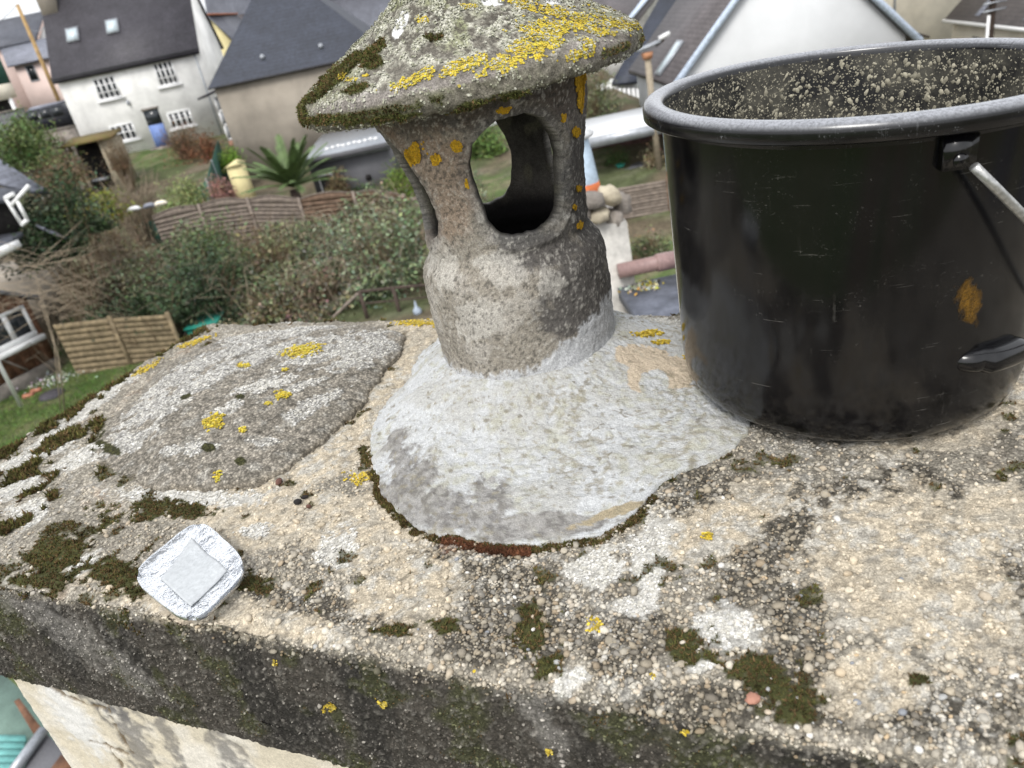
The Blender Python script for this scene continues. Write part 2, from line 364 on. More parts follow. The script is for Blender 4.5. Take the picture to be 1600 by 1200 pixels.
# lawn grass
n = 45000
x_ = rng.uniform(-16, -5, n); y_ = rng.uniform(13, 20.7, n); Pt = np.stack([x_, y_, gz(x_, y_)+.03], 1)
cc = mix(np.array([.085, .165, .03]), [.15, .21, .06], sstep(-.3, .4, fbm(Pt, .7, 3)))
Vv, Ff, Cc = leaf_cloud(Pt, .085, cc, 5, .18, 1.6)
o = objw('grass', Vv, Ff, M['leaf'], None, Cc); tag(o, 'short green lawn grass beside the timber building', 'grass', kind='stuff')

# ------------------------------------------------------------------ building materials
M['white'] = plain('white_render', (.86, .855, .83), .9, .9, .2, bs=.2, bd=.01)
M['white2'] = plain('white_gable_render', (.58, .59, .60), .9, .8, .06)
M['pink'] = plain('pink_render', (.78, .62, .57), .9, 1.0, .08)
M['cream'] = plain('cream_render', (.78, .72, .60), .9, 1.0, .14)
M['beige'] = plain('beige_cement_render', (.27, .24, .20), .95, .5, .3, bs=.2, bd=.02)
M['yellow'] = plain('yellow_render', (.75, .66, .36), .9, 1.5, .1)
M['trim'] = plain('white_paint', (.8, .8, .8), .5, 5, .06)
M['glass'] = plain('dark_window_glass', (.025, .03, .035), .12, 3, .3, spec=.5)
M['sky_glass'] = plain('skylight_glass', (.50, .58, .62), .08, 3, .15, spec=.5)
M['bluedoor'] = plain('blue_door_paint', (.17, .25, .52), .6, 6, .12)
M['woodgrey'] = plain('weathered_boards', (.225, .185, .155), .9, 6, .35)
M['woodbrown'] = plain('brown_boards', (.175, .115, .08), .9, 6, .45)
M['woodpale'] = plain('pale_boards', (.25, .195, .12), .9, 5, .45)
M['timber'] = plain('red_brown_cladding', (.17, .085, .05), .9, 5, .5)
M['metal'] = plain('grey_metal', (.35, .37, .4), .4, 6, .2, metal=.4)
M['tan'] = plain('tan_pole_wood', (.42, .28, .13), .9, 4, .3)
M['poledark'] = plain('dark_pole_wood', (.075, .055, .045), .9, 4, .3)
M['eavedark'] = plain('dark_eave', (.05, .05, .055), .7, 4, .3)
M['stonew'] = plain('garden_stone', (.28, .25, .22), .95, 2.2, .5, bs=.5, bd=.05)
M['dark'] = plain('dark_interior', (.02, .018, .018), .9, 4, .4)
M['annex'] = plain('grey_annex_render', (.13, .13, .14), .9, 2, .12)
M['green'] = plain('green_netting', (.035, .10, .075), .9, 8, .35)
M['teal'] = plain('teal_plastic', (.02, .20, .15), .5, 6, .2)
def slate(name, c, course=2.2, var=.4):
    m, n, l, b = newmat(name)
    tc = n.new('ShaderNodeTexCoord'); w = n.new('ShaderNodeTexWave'); w.wave_type = 'BANDS'; w.bands_direction = 'Z'; w.wave_profile = 'SAW'
    w.inputs['Scale'].default_value = course; w.inputs['Distortion'].default_value = .15; w.inputs['Detail'].default_value = 1
    l.new(tc.outputs['Object'], w.inputs['Vector'])
    t = nz(n, l, 1.1, 5); t2 = nz(n, l, 9, 4)
    mx = n.new('ShaderNodeMix'); mx.data_type = 'RGBA'; mx.inputs[6].default_value = (*c, 1); mx.inputs[7].default_value = (*[x*1.5 for x in c], 1)
    l.new(mrange(n, l, t.outputs[0], .35, .7, 0, 1), mx.inputs[0])
    cc = mulc(n, l, mx.outputs[2], mrange(n, l, t2.outputs[0], .3, .7, 1-var, 1+var*.6))
    cc = mulc(n, l, cc, mrange(n, l, w.outputs['Fac'], 0, 1, .72, 1.08))
    l.new(cc, b.inputs['Base Color']); b.inputs['Roughness'].default_value = .6; b.inputs['Specular IOR Level'].default_value = .4
    bump(n, l, b, w.outputs['Fac'], .4, .02); return m
M['slate1'] = slate('brown_grey_slates', (.045, .042, .050)); M['slate2'] = slate('blue_black_slates', (.026, .031, .046))
M['slate3'] = slate('grey_slates', (.10, .105, .125)); M['slate4'] = slate('light_grey_slates', (.19, .2, .24)); M['slate5'] = slate('warm_grey_slates', (.085, .075, .077))

def window(root, x0, x1, z0, z1, y, cols=2, rows=3, sill=True, frame='trim', n=(0, -1), t=.07, name='window'):
    """upright window in a wall facing -y: pane set back, frame and bars proud"""
    mb = MB(); w, h_ = x1-x0, z1-z0; yf = y-.03
    for (a, b, c, d) in ((x0, x1, z0, z0+t), (x0, x1, z1-t, z1), (x0, x0+t, z0+t, z1-t), (x1-t, x1, z0+t, z1-t)):
        mb.box((a, yf, c), (b-a, 0, 0), (0, .05, 0), (0, 0, d-c))
    fr = mb.build(name, M[frame], root)
    bars = MB()
    for k in range(1, cols):
        xc = x0+w*k/cols; bars.box((xc-t*.6, yf+.008, z0+t), (t*1.2, 0, 0), (0, .04, 0), (0, 0, h_-2*t))
    for k in range(1, rows):
        zc = z0+h_*k/rows
        for c in range(cols):
            xa = x0+w*c/cols+t*.62; xb = x0+w*(c+1)/cols-t*.62
            bars.box((xa, yf+.012, zc-t*.3), (xb-xa, 0, 0), (0, .03, 0), (0, 0, t*.6))
    if cols > 1 or rows > 1: bars.build('glazing_bar', M[frame], fr)
    for c in range(cols):
        xa = x0+w*c/cols+t*.55; xb = x0+w*(c+1)/cols-t*.55
        MB().box((xa, y-.012, z0+t*.9), (xb-xa, 0, 0), (0, .008, 0), (0, 0, h_-1.8*t)).build('pane', M['glass'], fr)
    if sill: MB().box((x0-.15, y-.16, z0-.12), (w+.3, 0, 0), (0, .158, 0), (0, 0, .11)).build('sill', M['trim'], fr)
    return fr
def gable_roof(root, x0, x1, yf, yb, ze, zr, mat, over=.25, t=.14, gable=.0, yr=None):
    """ridge along x; front slope faces -y"""
    ym = yr or (yf+yb)/2
    sl = (zr-ze)/(ym-yf)
    for s, ya in ((1, yf), (-1, yb)):
        yo = ya-s*over; zo = ze-over*sl*(1 if s == 1 else 1)
        MB().prism([(x0, yo, zo+t*.2), (x1, yo, zo+t*.2), (x1, ym-s*.004, zr), (x0, ym-s*.004, zr)][::s], (0, 0, t)).build('roof', mat, root)

# ---- white house with blue door
b0 = at(247, 230, 48); zb = b0[2]
XL, XR, YF, YB = -21.3, -13.24, 48.0, 53.0; ZE = CZ+.58; ZR = CZ+4.33
root = thing('white_house', 'white rendered house with dark slate roof, two skylights and a blue door', 'house', (XL, YF, zb))
MB().prism([(XL, YF, zb-.6), (XL, YB, zb-.6), (XL, YB, ZE), (XL, 50.5, ZR-.05), (XL, YF, ZE)], (XR-XL, 0, 0)).build('wall', M['white'], root)
gable_roof(root, XL-.15, XR+.12, YF, YB, ZE, ZR, M['slate1'], .25, .14)
MB().box((XL-.1, YF-.42, ZE-.12), (XR-XL+.2, 0, 0), (0, .12, 0), (0, 0, .08)).build('gutter', M['eavedark'], root)
ch = MB().box((XL-.15, 50.0, ZR-1.1), (.9, 0, 0), (0, 1.2, 0), (0, 0, 2.6)).build('chimney_stack', M['beige'], root)
MB().box((XL-.23, 49.9, ZR+1.5), (1.06, 0, 0), (0, 1.4, 0), (0, 0, .12)).build('chimney_cap', M['beige'], ch)
for (u, v) in ((114, 55), (176, 42)):
    # skylight on the front slope
    r_ = ray(u, v); sl = (ZR-ZE)/2.5
    k = (ZE+.15-CZ+ -YF*sl)/(r_[2]-r_[1]*sl); p = CAM+r_*k
    nrm = np.array([0, -sl, 1]); nrm /= np.linalg.norm(nrm); up_ = np.array([0, 1, sl]); up_ /= np.linalg.norm(up_)
    o_ = p+nrm*.02
    fr = MB().box(o_-np.array([.36, 0, 0])-up_*.42, (.72, 0, 0), up_*.84, nrm*.07).build('skylight', M['metal'], root)
    MB().box(o_-np.array([.29, 0, 0])-up_*.34+nrm*.072, (.58, 0, 0), up_*.66, nrm*.01).build('pane', M['sky_glass'], fr)
def xz(u, v, y=48): p = at(u, v, y); return p[0], p[2]
for (a, b, rows) in (((143, 124), (186, 150), 3), ((237, 99), (276, 129), 3), ((170, 198), (212, 215), 2), ((260, 177), (300, 194), 2)):
    x0, z1 = xz(*a); x1, z0 = xz(*b); window(root, x0, x1+.15, z0-.05, z1, YF, 4, rows, t=.085)
x0, z1 = xz(223, 183); x1, z0 = xz(257, 227)
dr = MB().box((x0+.12, YF-.035, zb+.02), (.86, 0, 0), (0, .03, 0), (0, 0, 1.2)).build('door', M['bluedoor'], root)
MB().box((x0+.12, YF-.03, zb+1.23), (.86, 0, 0), (0, .025, 0), (0, 0, .8)).build('pane', M['glass'], dr)
MB().box((x0+.05, YF-.05, zb+2.04), (1.0, 0, 0), (0, .045, 0), (0, 0, .12)).build('lintel', M['stonew'], dr)
MB().box((x0-.1, YF-.5, zb-.2), (1.3, 0, 0), (0, .49, 0), (0, 0, .2)).build('doorstep', M['stonew'], root)
MB().tube([(x0-.45, YF-.1, zb+2.5), (x0-.45, YF-.1, zb+2.75)], .08, 8).build('wall_lamp', M['metal'], root)
MB().tube([(XR-.25, YF-.08, ZE-.1), (XR-.25, YF-.08, zb-.2)], .045, 8).build('downpipe', M['metal'], root)
# ---- grey house with blue-black pyramid roof
xl, xr, yf, yb = -10.34, -2.6, 38.0, 46.4; ze = CZ-1.2; apex = np.array([-7.0, 42.2, CZ+3.4]); zg = CZ-5.4
root = thing('beige_house', 'beige cement rendered house under a steep blue black slate pyramid roof', 'house', (xl, yf, zg))
MB().box((xl, yf, zg-.5), (xr-xl, 0, 0), (0, yb-yf, 0), (0, 0, ze-zg+.5)).build('wall', M['beige'], root)
ov = .22; q = [np.array(t, float) for t in ((xl-ov, yf-ov, ze-.05), (xr+ov, yf-ov, ze-.05), (xr+ov, yb+ov, ze-.05), (xl-ov, yb+ov, ze-.05))]
for k in range(4):
    a, b = q[k], q[(k+1) % 4]
    objw('roof', [a, b, apex], [(0, 1, 2)], M['slate2'], root)
MB().prism(q, (0, 0, -.07)).build('eave', M['eavedark'], root)
for (u, v) in ((411, 91), (502, 74)):
    pl_n = np.cross(q[1]-q[0], apex-q[0]); r_ = ray(u, v); k = (q[0]-CAM)@pl_n/(r_@pl_n); p = CAM+r_*k
    MB().tube([p, p+np.array([0, -.12, .12])], [.13, .09], 8).build('roof_vent', M['metal'], root)
# annex of the grey house
p0 = at(505, 252, 31); p1 = at(600, 228, 31); zt = p1[2]
root = thing('grey_annex', 'low dark grey flat roofed annex behind the palm', 'outbuilding', (p0[0], 31, CZ-6.0))
MB().box((p0[0]-.6, 31, CZ-6.3), (p1[0]-p0[0]+.7, 0, 0), (0, 6.9, 0), (0, 0, zt-CZ+6.2)).build('wall', M['annex'], root)
MB().box((p0[0]-.85, 30.7, zt-.1), (p1[0]-p0[0]+1.15, 0, 0), (0, 7.2, 0), (0, 0, .22)).build('roof', M['metal'], root)
MB().box((p0[0]-.85, 30.62, zt-.04), (p1[0]-p0[0]+1.15, 0, 0), (0, .07, 0), (0, 0, .2)).build('fascia', M['annex'], root)
a = at(492, 262, 31); window(root, a[0], a[0]+.62, CZ-5.95, CZ-4.85, 31, 1, 1, False, name='patio_door')
mb = MB()
for k in range(10): mb.box((p0[0]+k*.22, 32.2+.1*(k % 3), zt+.12), (.15, 0, 0), (0, .12, 0), (0, 0, .1))
mb.build('roof_pipes', M['trim'], root)
pk = at(576, 277, 31); MB().tube([(pk[0], 30.93, pk[2]), (pk[0], 30.99, pk[2])], .12, 12).build('wall_vent', M['dark'], root)
# ---- glazed porch between the two houses
a = at(340, 150, 45)
root = thing('glazed_porch', 'narrow white framed glass porch on a brick base between two houses', 'porch', (a[0], 45, CZ-4.4))
for k in range(3):
    za = CZ-2.0-.75*(k+1); fr = MB()
    x0 = a[0]-.25; fr.box((x0, 45, za), (.08, 0, 0), (0, .08, 0), (0, 0, .75)); fr.box((x0+.82, 45, za), (.08, 0, 0), (0, .08, 0), (0, 0, .75)); fr.box((x0+.08, 45, za), (.74, 0, 0), (0, .08, 0), (0, 0, .1))
    f_ = fr.build('frame', M['trim'], root); MB().box((x0+.08, 45.03, za+.1), (.74, 0, 0), (0, .02, 0), (0, 0, .65)).build('pane', M['metal'], f_)
MB().box((x0, 44.95, CZ-4.9), (.9, 0, 0), (0, 1.5, 0), (0, 0, .63)).build('brick_base', plain('porch_brick', (.3, .17, .12), .9, 8, .4), root)
MB().prism([(x0-.75, 44.7, CZ-1.95), (x0+1.0, 44.7, CZ-1.55), (x0+1.0, 46.5, CZ-1.55), (x0-.75, 46.5, CZ-1.95)], (0, 0, .1)).build('roof', M['slate1'], root)
# ---- yellow gabled house behind
root = thing('yellow_house', 'pale yellow gable house with grey roof seen between the white and grey houses', 'house', (-19, 66, CZ-3))
A = at(327, 28, 66); B = at(362, 75, 66); Cc_ = at(343, 98, 66)
MB().prism([(A[0]-5, 66, CZ-3.5), (B[0]+.4, 66, CZ-3.5), (B[0]+.4, 66, B[2]), (A[0], 66, A[2]), (A[0]-3.6, 66, B[2])], (0, 9, 0)).build('wall', M['yellow'], root)
MB().prism([(A[0], 65.7, A[2]+.05), (B[0]+.8, 65.7, B[2]-.3), (B[0]+.8, 75.3, B[2]-.3), (A[0], 75.3, A[2]+.05)], (0, 0, .14)).build('roof', M['slate3'], root)
MB().prism([(A[0]-.004, 65.7, A[2]+.05), (A[0]-4, 65.7, B[2]-.3), (A[0]-4, 75.3, B[2]-.3), (A[0]-.004, 75.3, A[2]+.05)][::-1], (0, 0, .14)).build('roof', M['slate3'], root)
MB().box((A[0]-.15, 65.72, A[2]+.17), (.3, 0, 0), (0, 9.5, 0), (0, 0, .12)).build('ridge_tile', plain('clay_ridge', (.42, .17, .10), .9, 6, .3), root)
# ---- big slate roof with dormer further back, and the low roof right of it
def back_house(name, label, u0, v0, u1, v1, Y, run, rise, mat, wmat, depth=8):
    """front slope given by its eave line (two sighted points)"""
    a = at(u0, v0, Y); b = at(u1, v1, Y); z = (a[2]+b[2])/2; g = float(gz(0, Y))
    rt = thing(name, label, 'house', (a[0], Y, g))
    MB().prism([(a[0]+.2, Y+.2, g-.6), (a[0]+.2, Y+2*run-.2, g-.6), (a[0]+.2, Y+2*run-.2, z), (a[0]+.2, Y+run, z+rise-.1), (a[0]+.2, Y+.2, z)], (b[0]-a[0]-.4, 0, 0)).build('wall', M[wmat], rt)
    gable_roof(rt, a[0], b[0], Y+.2, Y+2*run-.2, z, z+rise, M[mat], .2, .14)
    return rt, a, b, z
rt, a, b, z = back_house('slate_house', 'grey slate roofed house with a white dormer behind the yellow gable', 335, 92, 420, 75, 78, 4.5, 6.5, 'slate3', 'cream')
d0 = at(368, 52, 80)
dm = MB().box((d0[0]-.2, 79.2, d0[2]-1.2), (1.6, 0, 0), (0, 3, 0), (0, 0, 2.6)).build('dormer', M['slate5'], rt)
MB().box((d0[0], 79.15, d0[2]-.9), (.8, 0, 0), (0, .045, 0), (0, 0, 1.1)).build('dormer_window', M['trim'], dm)
rt, a, b, z = back_house('grey_roof_house', 'long low house with grey roof and clay ridge left of the chimney cap', 498, 75, 700, 34, 62, 4, 3.0, 'slate3', 'cream')
MB().box((a[0], 66-.15, z+3.1), (b[0]-a[0], 0, 0), (0, .3, 0), (0, 0, .13)).build('ridge_tile', bpy.data.materials['clay_ridge'], rt)
# ---- pink house with lean-to roof
root = thing('pink_house', 'pale pink house with grey slate roofs behind the slanted tan pole', 'house', (-31, 63, CZ-1.5))
a = at(12, 106, 61); b = at(80, 91, 61); xr = -24.5
MB().box((a[0]+.3, 61.3, CZ-2.6), (xr-a[0]-.3, 0, 0), (0, 2.5, 0), (0, 0, a[2]-CZ+2.6)).build('wall', M['pink'], root)
c = at(55, 66, 63.5)
MB().prism([(a[0], 61, a[2]), (xr, 61, b[2]), (xr, 63.6, c[2]), (a[0]-1.2, 63.6, c[2])], (0, 0, .13)).build('lean_to_roof', M['slate4'], root)
rg = at(58, 22, 66.5)
MB().prism([(c[0]-.1, 63.7, CZ-3), (c[0]-.1, 70, CZ-3), (c[0]-.1, 70, c[2]), (c[0]-.1, 66.8, rg[2]-.05), (c[0]-.1, 63.7, c[2])], (-9, 0, 0)).build('wall', M['pink'], root)
MB().prism([(c[0]+.1, 63.45, c[2]+.05), (c[0]-9.5, 63.45, c[2]+.05), (c[0]-9.5, 66.8, rg[2]), (c[0]+.1, 66.8, rg[2])], (0, 0, .14)).build('roof', M['slate3'], root)
MB().prism([(c[0]+.1, 70.2, c[2]+.05), (c[0]-9.5, 70.2, c[2]+.05), (c[0]-9.5, 66.804, rg[2]), (c[0]+.1, 66.804, rg[2])][::-1], (0, 0, .14)).build('roof', M['slate3'], root)
MB().prism([(c[0]+.12, 64, c[2]+.1), (c[0]+4.5, 64.2, c[2]+.1), (c[0]+4.5, 66.5, rg[2]-.6), (c[0]+.12, 66.5, rg[2]-.4)], (0, .3, 0)).build('wall', M['white2'], root)
w0 = at(39, 105, 61.3); window(root, w0[0], w0[0]+.62, w0[2]-1.0, w0[2]+.1, 61.3, 1, 1, False, 'metal')
# ---- far-left house with green awning
a = at(-40, 160, 50)
root = thing('veranda_house', 'cream house with dark green awning at the far left edge', 'house', (a[0], 56, CZ-3.6))
e = at(22, 150, 56); t_ = at(8, 92, 56)
MB().box((e[0]-8, 56, CZ-4), (7.2, 0, 0), (0, 1, 0), (0, 0, e[2]-CZ+3.9)).build('wall', M['dark'], root)
MB().box((e[0]-8, 55.4, e[2]-.1), (7.9, 0, 0), (0, 1.2, 0), (0, 0, .9)).build('balcony', M['cream'], root)
MB().box((e[0]-8, 57.6, e[2]+.8), (7.1, 0, 0), (0, .6, 0), (0, 0, 2.0)).build('upper_wall', M['green'], root)
MB().box((e[0]-8, 57.2, e[2]+3.0), (7.0, 0, 0), (0, .8, 0), (0, 0, .7)).build('roof', M['slate5'], root)
MB().tube([(e[0]-.4, 55.5, e[2]+1.2), (e[0]-1.9, 55.4, e[2]+1.6)], .12, 6).build('awning_roll', M['teal'], root)
for k in range(3): MB().box((e[0]-.2-2.2*k, 55.5, CZ-4), (.18, 0, 0), (0, .18, 0), (0, 0, e[2]-CZ+3.9)).build('post', M['trim'], root)
# ---- utility poles
pt, pb = at(27, 7, 58), at(92, 158, 58)
root = thing('utility_pole', 'slender tan wooden pole with a cable in front of the pink house', 'pole', pb)
MB().tube([pb-np.array([0, 0, 1.5]), pt], [.15, .11], 10).build('mast', M['tan'], root)
mb = MB(); q = [pt+(at(-120, 62, 62)-pt)*t+np.array([0, 0, -.8*4*t*(1-t)]) for t in np.linspace(0, 1, 10)]; mb.tube(q, .022, 4)
q = [pt-np.array([0, 0, 1.4])+(at(72, 27, 64)-pt+np.array([0, 0, 1.4]))*t+np.array([0, 0, -.5*4*t*(1-t)]) for t in np.linspace(0, 1, 10)]; mb.tube(q, .022, 4)
mb.build('cable', M['metal'], root)
pb = at(1545, 80, 34); root = thing('utility_pole', 'dark brown wooden pole with crossarms and a pale conduit above the bucket', 'pole', (pb[0], 34, float(gz(0, 34))))
MB().tube([(pb[0], 34, CZ-8.5), (pb[0], 34, CZ+4)], .13, 10).build('mast', M['poledark'], root)
MB().tube([(pb[0]-.2, 33.9, CZ-8.2), (pb[0]-.2, 33.9, at(1538, 25, 34)[2])], .06, 8).build('conduit', M['trim'], root)
zc = at(1545, 6, 34)[2]; MB().box((pb[0]-.5, 33.82, zc-.3), (1.0, 0, 0), (0, .08, 0), (0, 0, .06)).build('crossarm', M['metal'], root)
MB().box((pb[0]-.5, 33.82, zc), (1.0, 0, 0), (0, .08, 0), (0, 0, .06)).build('crossarm', M['metal'], root)
# ---- dark van and garden walls
root = thing('parked_van', 'dark van with a pale grey highlight painted on its roof parked beside the white house', 'van', at(65, 195, 52)*np.array([1, 1, 0])+np.array([0, 0, gz(0, 52)]))
v0 = at(33, 200, 52); v1 = at(97, 182, 52); x0, x1 = v0[0]-.2, v1[0]+.3; zv = (v0[2]+v1[2])/2
carm = plain('dark_van_paint', (.018, .02, .028), .25, 3, .2, spec=.5)
MB().prism([(x0, 52, zv-.75), (x1, 52, zv-.75), (x1, 52, zv+.2), (x1-.25, 52, zv+.75), (x0+.9, 52, zv+.75), (x0+.25, 52, zv+.15)], (0, 1.8, 0)).build('body', carm, root)
MB().prism([(x0+.9, 52.08, zv+.76), (x1-.3, 52.08, zv+.76), (x1-.45, 52.15, zv+.92), (x0+1.15, 52.15, zv+.92)], (0, 1.6, 0)).build('roof', M['slate4'], root)  # highlight along the dark van's top, put into a pale colour
for k in range(3):
    xa = x0+.85+k*.75; MB().box((xa, 51.985, zv+.15), (.66, 0, 0), (0, .012, 0), (0, 0, .5)).build('side_window', M['glass'], root)
for xa in (x0+.7, x1-.7):
    wb = MB().tube([(xa, 51.97, zv-.8), (xa, 52.2, zv-.8)], .33, 18).build('wheel', M['dark'], root); MB().tube([(xa, 51.955, zv-.8), (xa, 51.968, zv-.8)], .18, 14).build('rim', M['metal'], wb)
def stone_wall(name, label, ua, va, ub, vb, Y, mat='stonew', h=None):
    a = at(ua, va, Y); b = at(ub, vb, Y); g = float(gz(0, Y))
    rt = thing(name, label, 'wall', (a[0], Y, g)); zt = (a[2]+b[2])/2
    MB().box((a[0], Y, g-.4), (b[0]-a[0], 0, 0), (0, .35, 0), (0, 0, zt-g+.4)).build('masonry', M[mat], rt)
    MB().box((a[0]-.03, Y-.04, zt+.002), (b[0]-a[0]+.06, 0, 0), (0, .43, 0), (0, 0, .07)).build('coping', M['stonew'], rt); return rt
stone_wall('garden_wall', 'rough grey stone garden wall below the parked van', 58, 212, 113, 196, 46)
stone_wall('boundary_wall', 'low charcoal wall panel left of the parked van', -30, 182, 34, 172, 49, 'annex')
# ---- low mossy shed
a = at(106, 232, 41); b = at(172, 214, 41); root = thing('garden_shed', 'small stone shed with a mossy roof in the white house garden', 'shed', (a[0], 41, float(gz(0, 41))))
g = float(gz(0, 41)); zt = (a[2]+b[2])/2
MB().box((a[0]+1.5, 41, g-.3), (b[0]-a[0]-1.5, 0, 0), (0, 1.3, 0), (0, 0, zt-g+.3)).build('wall', plain('pale_rubble', (.5, .44, .33), .9, 5, .4), root)
MB().box((a[0], 41.8, g-.3), (1.49, 0, 0), (0, .5, 0), (0, 0, zt-g+.25)).build('recess', M['dark'], root)
MB().box((a[0], 41.02, g), (.12, 0, 0), (0, .12, 0), (0, 0, zt-g)).build('post', M['woodpale'], root)
MB().box((a[0]+.4, 41.1, g+.5), (.8, 0, 0), (0, .5, 0), (0, 0, .12)).build('workbench', M['metal'], root)
MB().prism([(a[0]-.2, 40.7, zt), (b[0]+.2, 40.7, zt), (b[0]+.2, 42.3, zt+.2), (a[0]-.2, 42.3, zt+.2)], (0, 0, .1)).build('roof', plain('mossy_roof', (.13, .12, .035), .95, 3, .5, bs=.6, bd=.05, c2=(.2, .13, .07)), root)
# ---- small yellow shed, straw heap, windbreak netting
a = at(353, 262, 33); root = thing('storage_box', 'small pale yellow storage shed by the corner of the grey house', 'shed', (a[0], 33, float(gz(0, 33))))
g = float(gz(0, 33)); MB().box((a[0], 33, g-.2), (.62, 0, 0), (0, .7, 0), (0, 0, a[2]-g+.2)).build('cabinet', M['yellow'], root)
MB().prism([(a[0]-.06, 32.9, a[2]+.003), (a[0]+.68, 32.9, a[2]+.003), (a[0]+.31, 32.9, a[2]+.16)], (0, .9, 0)).build('lid', M['yellow'], root)
a = at(322, 238, 37); root = thing('green_windbreak', 'tall dark green netting fence along the beige house', 'windbreak', (a[0], 35, float(gz(0, 35))))
p = [at(178, 285, 31), at(240, 290, 30.5), at(318, 270, 31), at(330, 250, 34), at(345, 232, 38)]
for i in range(4):
    q0, q1 = p[i].copy(), p[i+1].copy(); g0, g1 = gz(0, q0[1]), gz(0, q1[1]); h0 = .9 if i < 2 else 1.9; h1 = .9 if i < 1 else 1.9
    MB().prism([(q0[0], q0[1], g0), (q1[0]-.02, q1[1], g1), (q1[0]-.02, q1[1], g1+h1), (q0[0], q0[1], g0+h0)], (.02, .04, 0)).build('netting', M['green'], root)
    MB().tube([(q0[0], q0[1], g0-.2), (q0[0], q0[1], g0+h0+.05)], .03, 6).build('post', M['metal'], root)
a = at(290, 264, 33); Cn = np.array([a[0], 33, gz(0, 33)]); nS = 3000
pp = rng.normal(size=(nS, 3))*np.array([.75, .5, .22]); pp[:, 2] = np.abs(pp[:, 2]); pp += Cn
Vv, Ff, C3 = leaf_cloud(pp, .22, np.array([[.42, .33, .18]]), 9, .12, .1); o = objw('straw_heap', Vv, Ff, M['leaf'], None, C3); tag(o, 'heap of dry straw inside a wire ring in the garden', 'straw', kind='stuff')
mb = MB(); th = np.linspace(0, 2*np.pi, 40)
mb.tube(np.stack([Cn[0]+1.15*np.cos(th), Cn[1]+.9*np.sin(th), Cn[2]+.75+0*th], 1), .025, 5); o = mb.build('wire_ring', M['metal']); tag(o, 'thin grey metal hoop around the straw heap', 'hoop')
# rubbish by the fence
a = at(210, 328, 28)
for k, (dx, mt, lab) in enumerate(((0, 'trim', 'white plastic sack lying beside the grey fence panel'), (.55, 'bluedoor', 'small pale grey tub dumped near the white sack'), (.95, 'cream', 'cream coloured bag at the end of the dumped rubbish'))):
    c0 = a+np.array([dx, 0, 0]); mb = MB(); q = []
    for j in range(7): t = j/6; q.append(c0+np.array([-.25+.5*t, 0, .05*math.sin(t*3)]))
    mb.tube(q, [.03, .07, .09, .08, .09, .07, .02], 8); o = mb.build(['plastic_sack', 'plastic_tub', 'cloth_bag'][k], M[mt if k != 1 else 'slate4'], None, True); tag(o, lab, ['sack', 'tub', 'bag'][k])

# ------------------------------------------------------------------ fences
slat_mesh = {}
def slat_fence(name, label, pts, nslat, mat, post, arch=0.0, group=None, hh=None, drop=0.0, pname='post'):
    """pts: [(top-left xyz, top-right xyz, height)] panels, each slat an object"""
    for i, (A, B, H, lab) in enumerate(pts):
        A = np.array(A, float); B = np.array(B, float)
        rt = thing(name, lab, 'fence panel' if len(pts) > 1 else 'fence', (A[0], A[1], A[2]-H), group)
        d = B-A; L = np.linalg.norm(d); d /= L; nrm = np.array([-d[1], d[0], 0]); nrm /= np.linalg.norm(nrm)
        sh = H/nslat
        for k in range(nslat):
            z0 = -H+k*sh; n_ = 7; P_ = []; wv_ = rnd.uniform(-.006, .006)
            a_ = arch if k == nslat-1 else 0
            for j in range(n_):
                t = j/(n_-1); up_ = arch*math.sin(math.pi*t)*(k == nslat-1); lo = 0
                c_ = A+d*L*t; P_.append((c_+np.array([0, 0, z0+lo+.004]), c_+np.array([0, 0, z0+sh+up_])))
            off = nrm*(.003 if k % 2 else -.003)
            V_ = []
            for (q0, q1) in P_: V_ += [q0+off, q1+off+nrm*.01]
            V_ = np.array(V_); V2 = V_+nrm*.016; n2_ = len(V_)
            Fs = [(2*j, 2*j+2, 2*j+3, 2*j+1) for j in range(n_-1)]+[(n2_+2*j+1, n2_+2*j+3, n2_+2*j+2, n2_+2*j) for j in range(n_-1)]+[(2*j+1, 2*j+3, n2_+2*j+3, n2_+2*j+1) for j in range(n_-1)]+[(2*j, n2_+2*j, n2_+2*j+2, 2*j+2) for j in range(n_-1)]
            objw('slat', np.concatenate([V_, V2]), [Fs], M[mat[i % len(mat)]], rt)
        if arch:
            q = [A+d*L*t+np.array([0, 0, arch*math.sin(math.pi*t)+.02]) for t in np.linspace(0, 1, 9)]
            MB().tube(q, .022, 5).build('cap_rail', M[post], rt)
        MB().box(B-d*.05-nrm*.05+np.array([0, 0, -H-.2]), d*.1, nrm*.1, (0, 0, H+.28)).build('post', M[post], rt)
Yf = 27.2
ev = [(238, 340), (312, 322), (388, 312), (468, 312), (553, 302), (632, 306)]
labs = ['grey weathered arched fence panel, leftmost of the row', 'silver grey arched fence panel behind the mid green bush', 'brown grey arched fence panel beside the pink flowering bush', 'reddish brown arched fence panel below the palm', 'reddish brown arched fence panel in front of the annex']
wp = []
ZT = [CZ-4.95]*2+[CZ-4.8]*2+[CZ-4.78]*2
pts3 = [at(u, v, Yf) for u, v in ev]
for i in range(5):
    wp.append((pts3[i], pts3[i+1]-np.array([.03, 0, 0]), 1.7, labs[i]))
slat_fence('fence_panel', '', wp, 12, ['woodgrey', 'woodgrey', 'woodgrey', 'woodbrown', 'woodbrown'], 'woodgrey', .13, 'arched fence panels across the garden')
a = at(634, 310, 27.6); b = at(700, 300, 27.6)
slat_fence('board_fence', '', [(a, b, 1.6, 'smooth pinkish grey board fence end beside the chimney pot')], 8, ['woodgrey'], 'woodgrey')
